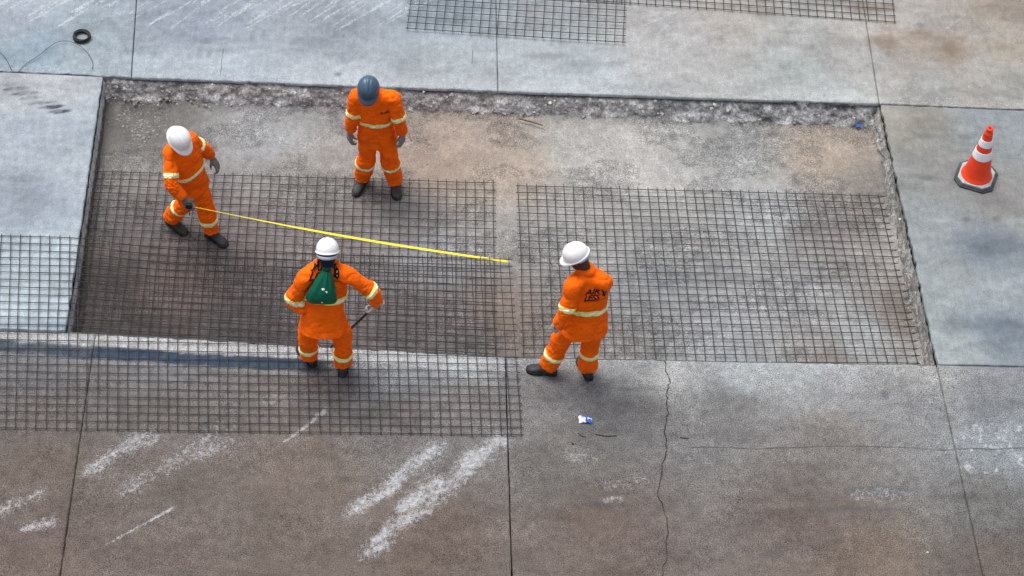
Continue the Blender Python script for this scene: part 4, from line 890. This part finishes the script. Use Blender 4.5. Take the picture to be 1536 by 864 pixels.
# ---------------------------------------------------------------- wire coil, loose wire, litter
MAT_WIRE = varied('black_annealed_wire', (.030, .026, .024), .6, .4, 0, .3, 30, 100, 0)
def coil():
    c = at(123, 57, 0); rt = empty('wire_coil', c); tag(rt, 'small dark coil of tie wire lying on the far left slab', 'wire coil')
    r = random.Random(4)
    for i in range(14):
        R0 = r.uniform(.074, .096); z0 = r.uniform(.012, .05); tx, ty = r.uniform(-.12, .12), r.uniform(-.12, .12); ox, oy = r.uniform(-.006, .006), r.uniform(-.006, .006)
        pts = [c + np.array((ox + R0 * math.cos(a), oy + R0 * math.sin(a), max(.006, z0 + R0 * (tx * math.cos(a) + ty * math.sin(a))))) for a in np.linspace(0, 2 * math.pi * .99, 34)]
        mesh('wire_turn', *tube(pts, .0055, 6), MAT_WIRE, rt, True)
coil()
def wire(name, pts, r, label, cat, z=.006, mat=None, lift=0.0, group=None):
    p = curve_pts([at(*q, z) for q in pts], 10); n = len(p); p[:, 2] += lift * np.sin(np.linspace(0, math.pi, n)); o = mesh(name, *tube(p, r, 6), mat or MAT_WIRE, None, True); return tag(o, label, cat, group)
wire('loose_wire', [(27, 108), (38, 98), (60, 84), (80, 69), (93, 64.5), (108, 66), (124, 74), (135, 86), (139.5, 97), (138.5, 104)], .0028, 'thin loose wire arched on the slab below the coil', 'wire', lift=.03)
wire('loose_wire', [(-8, 76), (0, 80), (8, 88), (14, 98), (18, 107)], .0028, 'thin loose wire entering at the picture\'s left border', 'wire', lift=.02)
wire('wire_offcut', [(867, 649), (872, 653.5), (878, 655.5)], .004, 'short bent wire offcut just below the crumpled wrapper', 'wire')
wire('wire_offcut', [(893, 651), (902, 653), (912, 654), (925, 653.5)], .0045, 'longest wire offcut on the slab, lying below the crumpled wrapper', 'wire')
wire('wire_offcut', [(1020, 656), (1027, 657), (1033, 657.5)], .006, 'short straight wire offcut beside the jagged slab crack', 'wire')
MAT_STICK = varied('brown_stick', (.13, .085, .045), .9, .2, 0, .3)
z_ = FL + .06
wire('stick', [(778, 178), (790, 181), (801, 184), (814, 188)], .008, 'thin brown stick lying at the foot of the broken pit edge', 'stick', z_, MAT_STICK)
def wrapper():
    c = at(878, 631, 0); W1 = principled('wrapper_white', (.75, .76, .8), .4, .5)[0]; W2 = principled('wrapper_blue', (.03, .13, .55), .35, .5)[0]; W3 = principled('wrapper_dark', (.03, .02, .05), .4, .5)[0]; W4 = principled('wrapper_yellow', (.75, .45, .12), .4, .5)[0]
    r = random.Random(3); v = []; f = []; mi = []; nx, ny = 9, 7
    for j in range(ny):
        for i in range(nx): v.append(c + np.array(((i / (nx - 1) - .5) * .125 + r.uniform(-.005, .005), (j / (ny - 1) - .5) * .085 * (1 - .2 * (i / nx)) + r.uniform(-.004, .004) - .014 * (i / nx - .5), .008 + r.uniform(0, .024) * math.sin(math.pi * i / (nx - 1)) + .006 * ((i + j) % 2))))
    for j in range(ny - 1):
        for i in range(nx - 1):
            f.append((j * nx + i, j * nx + i + 1, (j + 1) * nx + i + 1, (j + 1) * nx + i)); x, y = i / (nx - 2), j / (ny - 2)
            mi.append(1 if (x > .45 and y < .45) else 2 if (x > .5 and .45 <= y < .8 and (i + j) % 2) else 3 if (x > .6 and .4 <= y < .7) else 1 if (y > .9 and x > .2) else 0)
    o = mesh('crumpled_wrapper', v, f, [W1, W2, W3, W4]); o.data.polygons.foreach_set('material_index', mi); md = o.modifiers.new('t', 'SOLIDIFY'); md.thickness = .001
    tag(o, 'small crumpled white and blue wrapper lying on the near slab', 'wrapper')
    b = at(1287, 190, FL + .04); mb = MB(); q = random.Random(8); rings = [[b + np.array((.03 * x + q.uniform(-.006, .006), .022 * y * (1 - abs(x) * .4) + q.uniform(-.005, .005), .012 + .01 * z + q.uniform(0, .01))) for y, z in ((-1, 0), (0, 1), (1, 0), (0, -.6))] for x in (-1, -.4, .3, 1)]
    tag(mesh('blue_scrap', *loft(rings), W2), 'small blue plastic scrap in the far corner of the pit', 'scrap')
wrapper()

# ---------------------------------------------------------------- stones and debris
def stones(name, pos, size, mat, seed, flat=.7, kind='stuff'):
    r = np.random.default_rng(seed); n = len(pos)
    base = np.array([(1, 0, 0), (-1, 0, 0), (0, 1, 0), (0, -1, 0), (0, 0, 1), (0, 0, -1), (.6, .6, .55), (-.6, .6, -.5), (.6, -.6, -.5), (-.6, -.6, .55)], float)
    tri = np.array([(0, 2, 6), (2, 4, 6), (4, 0, 6), (1, 5, 7), (5, 2, 7), (2, 1, 7), (0, 5, 8), (5, 3, 8), (3, 0, 8), (1, 4, 9), (4, 3, 9), (3, 1, 9), (2, 0, 5), (1, 2, 4), (0, 4, 3), (1, 3, 5)])
    V = []; T_ = []
    for i in range(n):
        b = base * (size[i] * r.uniform(.65, 1.2, (len(base), 1))) * np.array((1, r.uniform(.6, 1), flat * r.uniform(.6, 1))); a = r.uniform(0, 6.28); c, s_ = math.cos(a), math.sin(a)
        b = b @ np.array(((c, s_, 0), (-s_, c, 0), (0, 0, 1))); V.append(b + pos[i] + (0, 0, size[i] * flat * .4)); T_.append(tri + i * len(base))
    V = np.vstack(V); T_ = np.vstack(T_); o = mesh(name, V, T_, mat); return tag(o, kind=kind)
r = np.random.default_rng(5); PX = []; SZ = []
def scatter(px, py, sx, sy, n, s0, s1):
    for _ in range(n): PX.append((px + r.normal() * sx, py + r.normal() * sy)); SZ.append(s0 + (s1 - s0) * r.random() ** 2.5)
scatter(218, 185, 17, 15, 300, .004, .022); scatter(190, 172, 14, 10, 40, .006, .03); scatter(208, 203, 8, 6, 25, .006, .03); scatter(240, 170, 30, 12, 90, .004, .016)
for _ in range(520): t = r.random(); PX.append((160 + 1155 * t, 150 + 33 * t + abs(r.normal()) * 9)); SZ.append(.004 + .016 * r.random() ** 3)
for _ in range(200): t = r.random(); PX.append((1328 + 62 * t - abs(r.normal()) * 5, 180 + 355 * t)); SZ.append(.004 + .018 * r.random() ** 3)
for _ in range(900): PX.append((r.uniform(140, 1340), r.uniform(170, 530))); SZ.append(.003 + .009 * r.random() ** 3)
for cx, cy, sx, sy, n in ((885, 215, 22, 12, 110), (1085, 235, 16, 14, 70), (1010, 385, 60, 22, 160), (750, 330, 9, 50, 90), (755, 470, 9, 40, 60), (1180, 500, 35, 10, 60), (1285, 230, 14, 22, 60), (300, 190, 5, 5, 16), (370, 195, 6, 6, 18), (1060, 210, 20, 12, 50), (640, 240, 25, 12, 40), (940, 410, 30, 12, 60)): scatter(cx, cy, sx, sy, n, .004, .014)
P = []; S_ = []
for (x, y), s_ in zip(PX, SZ):
    p = at(x, y, FL); lo_ = np.interp(p[0], (L1[0], Lm[0], L3[0]), (L1[1], Lm[1], L3[1])); hi_ = np.interp(p[0], (T1[0], T3[0]), (T1[1], T3[1]))
    if L1[0] + .03 < p[0] < L3[0] - .06 and lo_ - .02 < p[1] < hi_ - .06: P.append((p[0], p[1], float(floor_z(p[0], p[1])[0]) + (.05 if hi_ - p[1] < .2 else 0))); S_.append(s_)
stones('pit_gravel', np.array(P), np.array(S_), MAT_STONE, 3)
P = []; S_ = []                                         # broken lumps held in the far and right faces
for _ in range(330):
    t = r.random(); q = T1 + (T3 - T1) * t; v_ = r.random(); P.append((q[0] + .02 * r.normal(), q[1] - .03 - .085 * v_ - .02 * r.random(), -.03 - .235 * v_)); S_.append((.006 + .026 * r.random() ** 3))
for _ in range(90):
    t = r.random(); q = T3 + (L3 - T3) * t; v_ = r.random(); P.append((q[0] - .02 - .06 * v_, q[1], -.05 - .215 * v_)); S_.append(.006 + .018 * r.random() ** 3)
MAT_LUMP = varied('broken_concrete_lumps', (.42, .415, .405), .9, .2, 0, .5, 16, 120, .5, (.13, .12, .11), .6)
stones('pit_edge_rubble', np.array(P), np.array(S_), MAT_LUMP, 21, .85)
MAT_GRIT = varied('dark_grit', (.09, .085, .08), .9, .2, 0, .5, 30, 160, .3)
P = [at(r.uniform(-20, 1556), r.uniform(555, 880), 0) for _ in range(260)] + [at(r.uniform(-20, 1556), r.uniform(-10, 100), 0) for _ in range(80)] + [at(r.uniform(1410, 1536), r.uniform(170, 540), 0) for _ in range(40)]
stones('road_grit', np.array(P), .002 + .007 * r.random(len(P)) ** 4, MAT_GRIT, 9)
MAT_PEB = principled('pale_pebble', (.6, .58, .54), .8, .2)[0]
def pebble(px, py, s_, mat, label): tag(stones('pebble', [at(px, py, .002)], [s_], mat, int(px), .75, 'thing'), label, 'pebble')
pebble(859, 666, .016, MAT_CRACK, 'black pebble lying on the near slab under the crumpled wrapper'); pebble(1391, 829, .015, MAT_PEB, 'pale pebble on the near slab left of the diagonal joint'); pebble(1457.5, 676, .017, MAT_PEB, 'pale pebble beside the white scuffs at the diagonal joint')
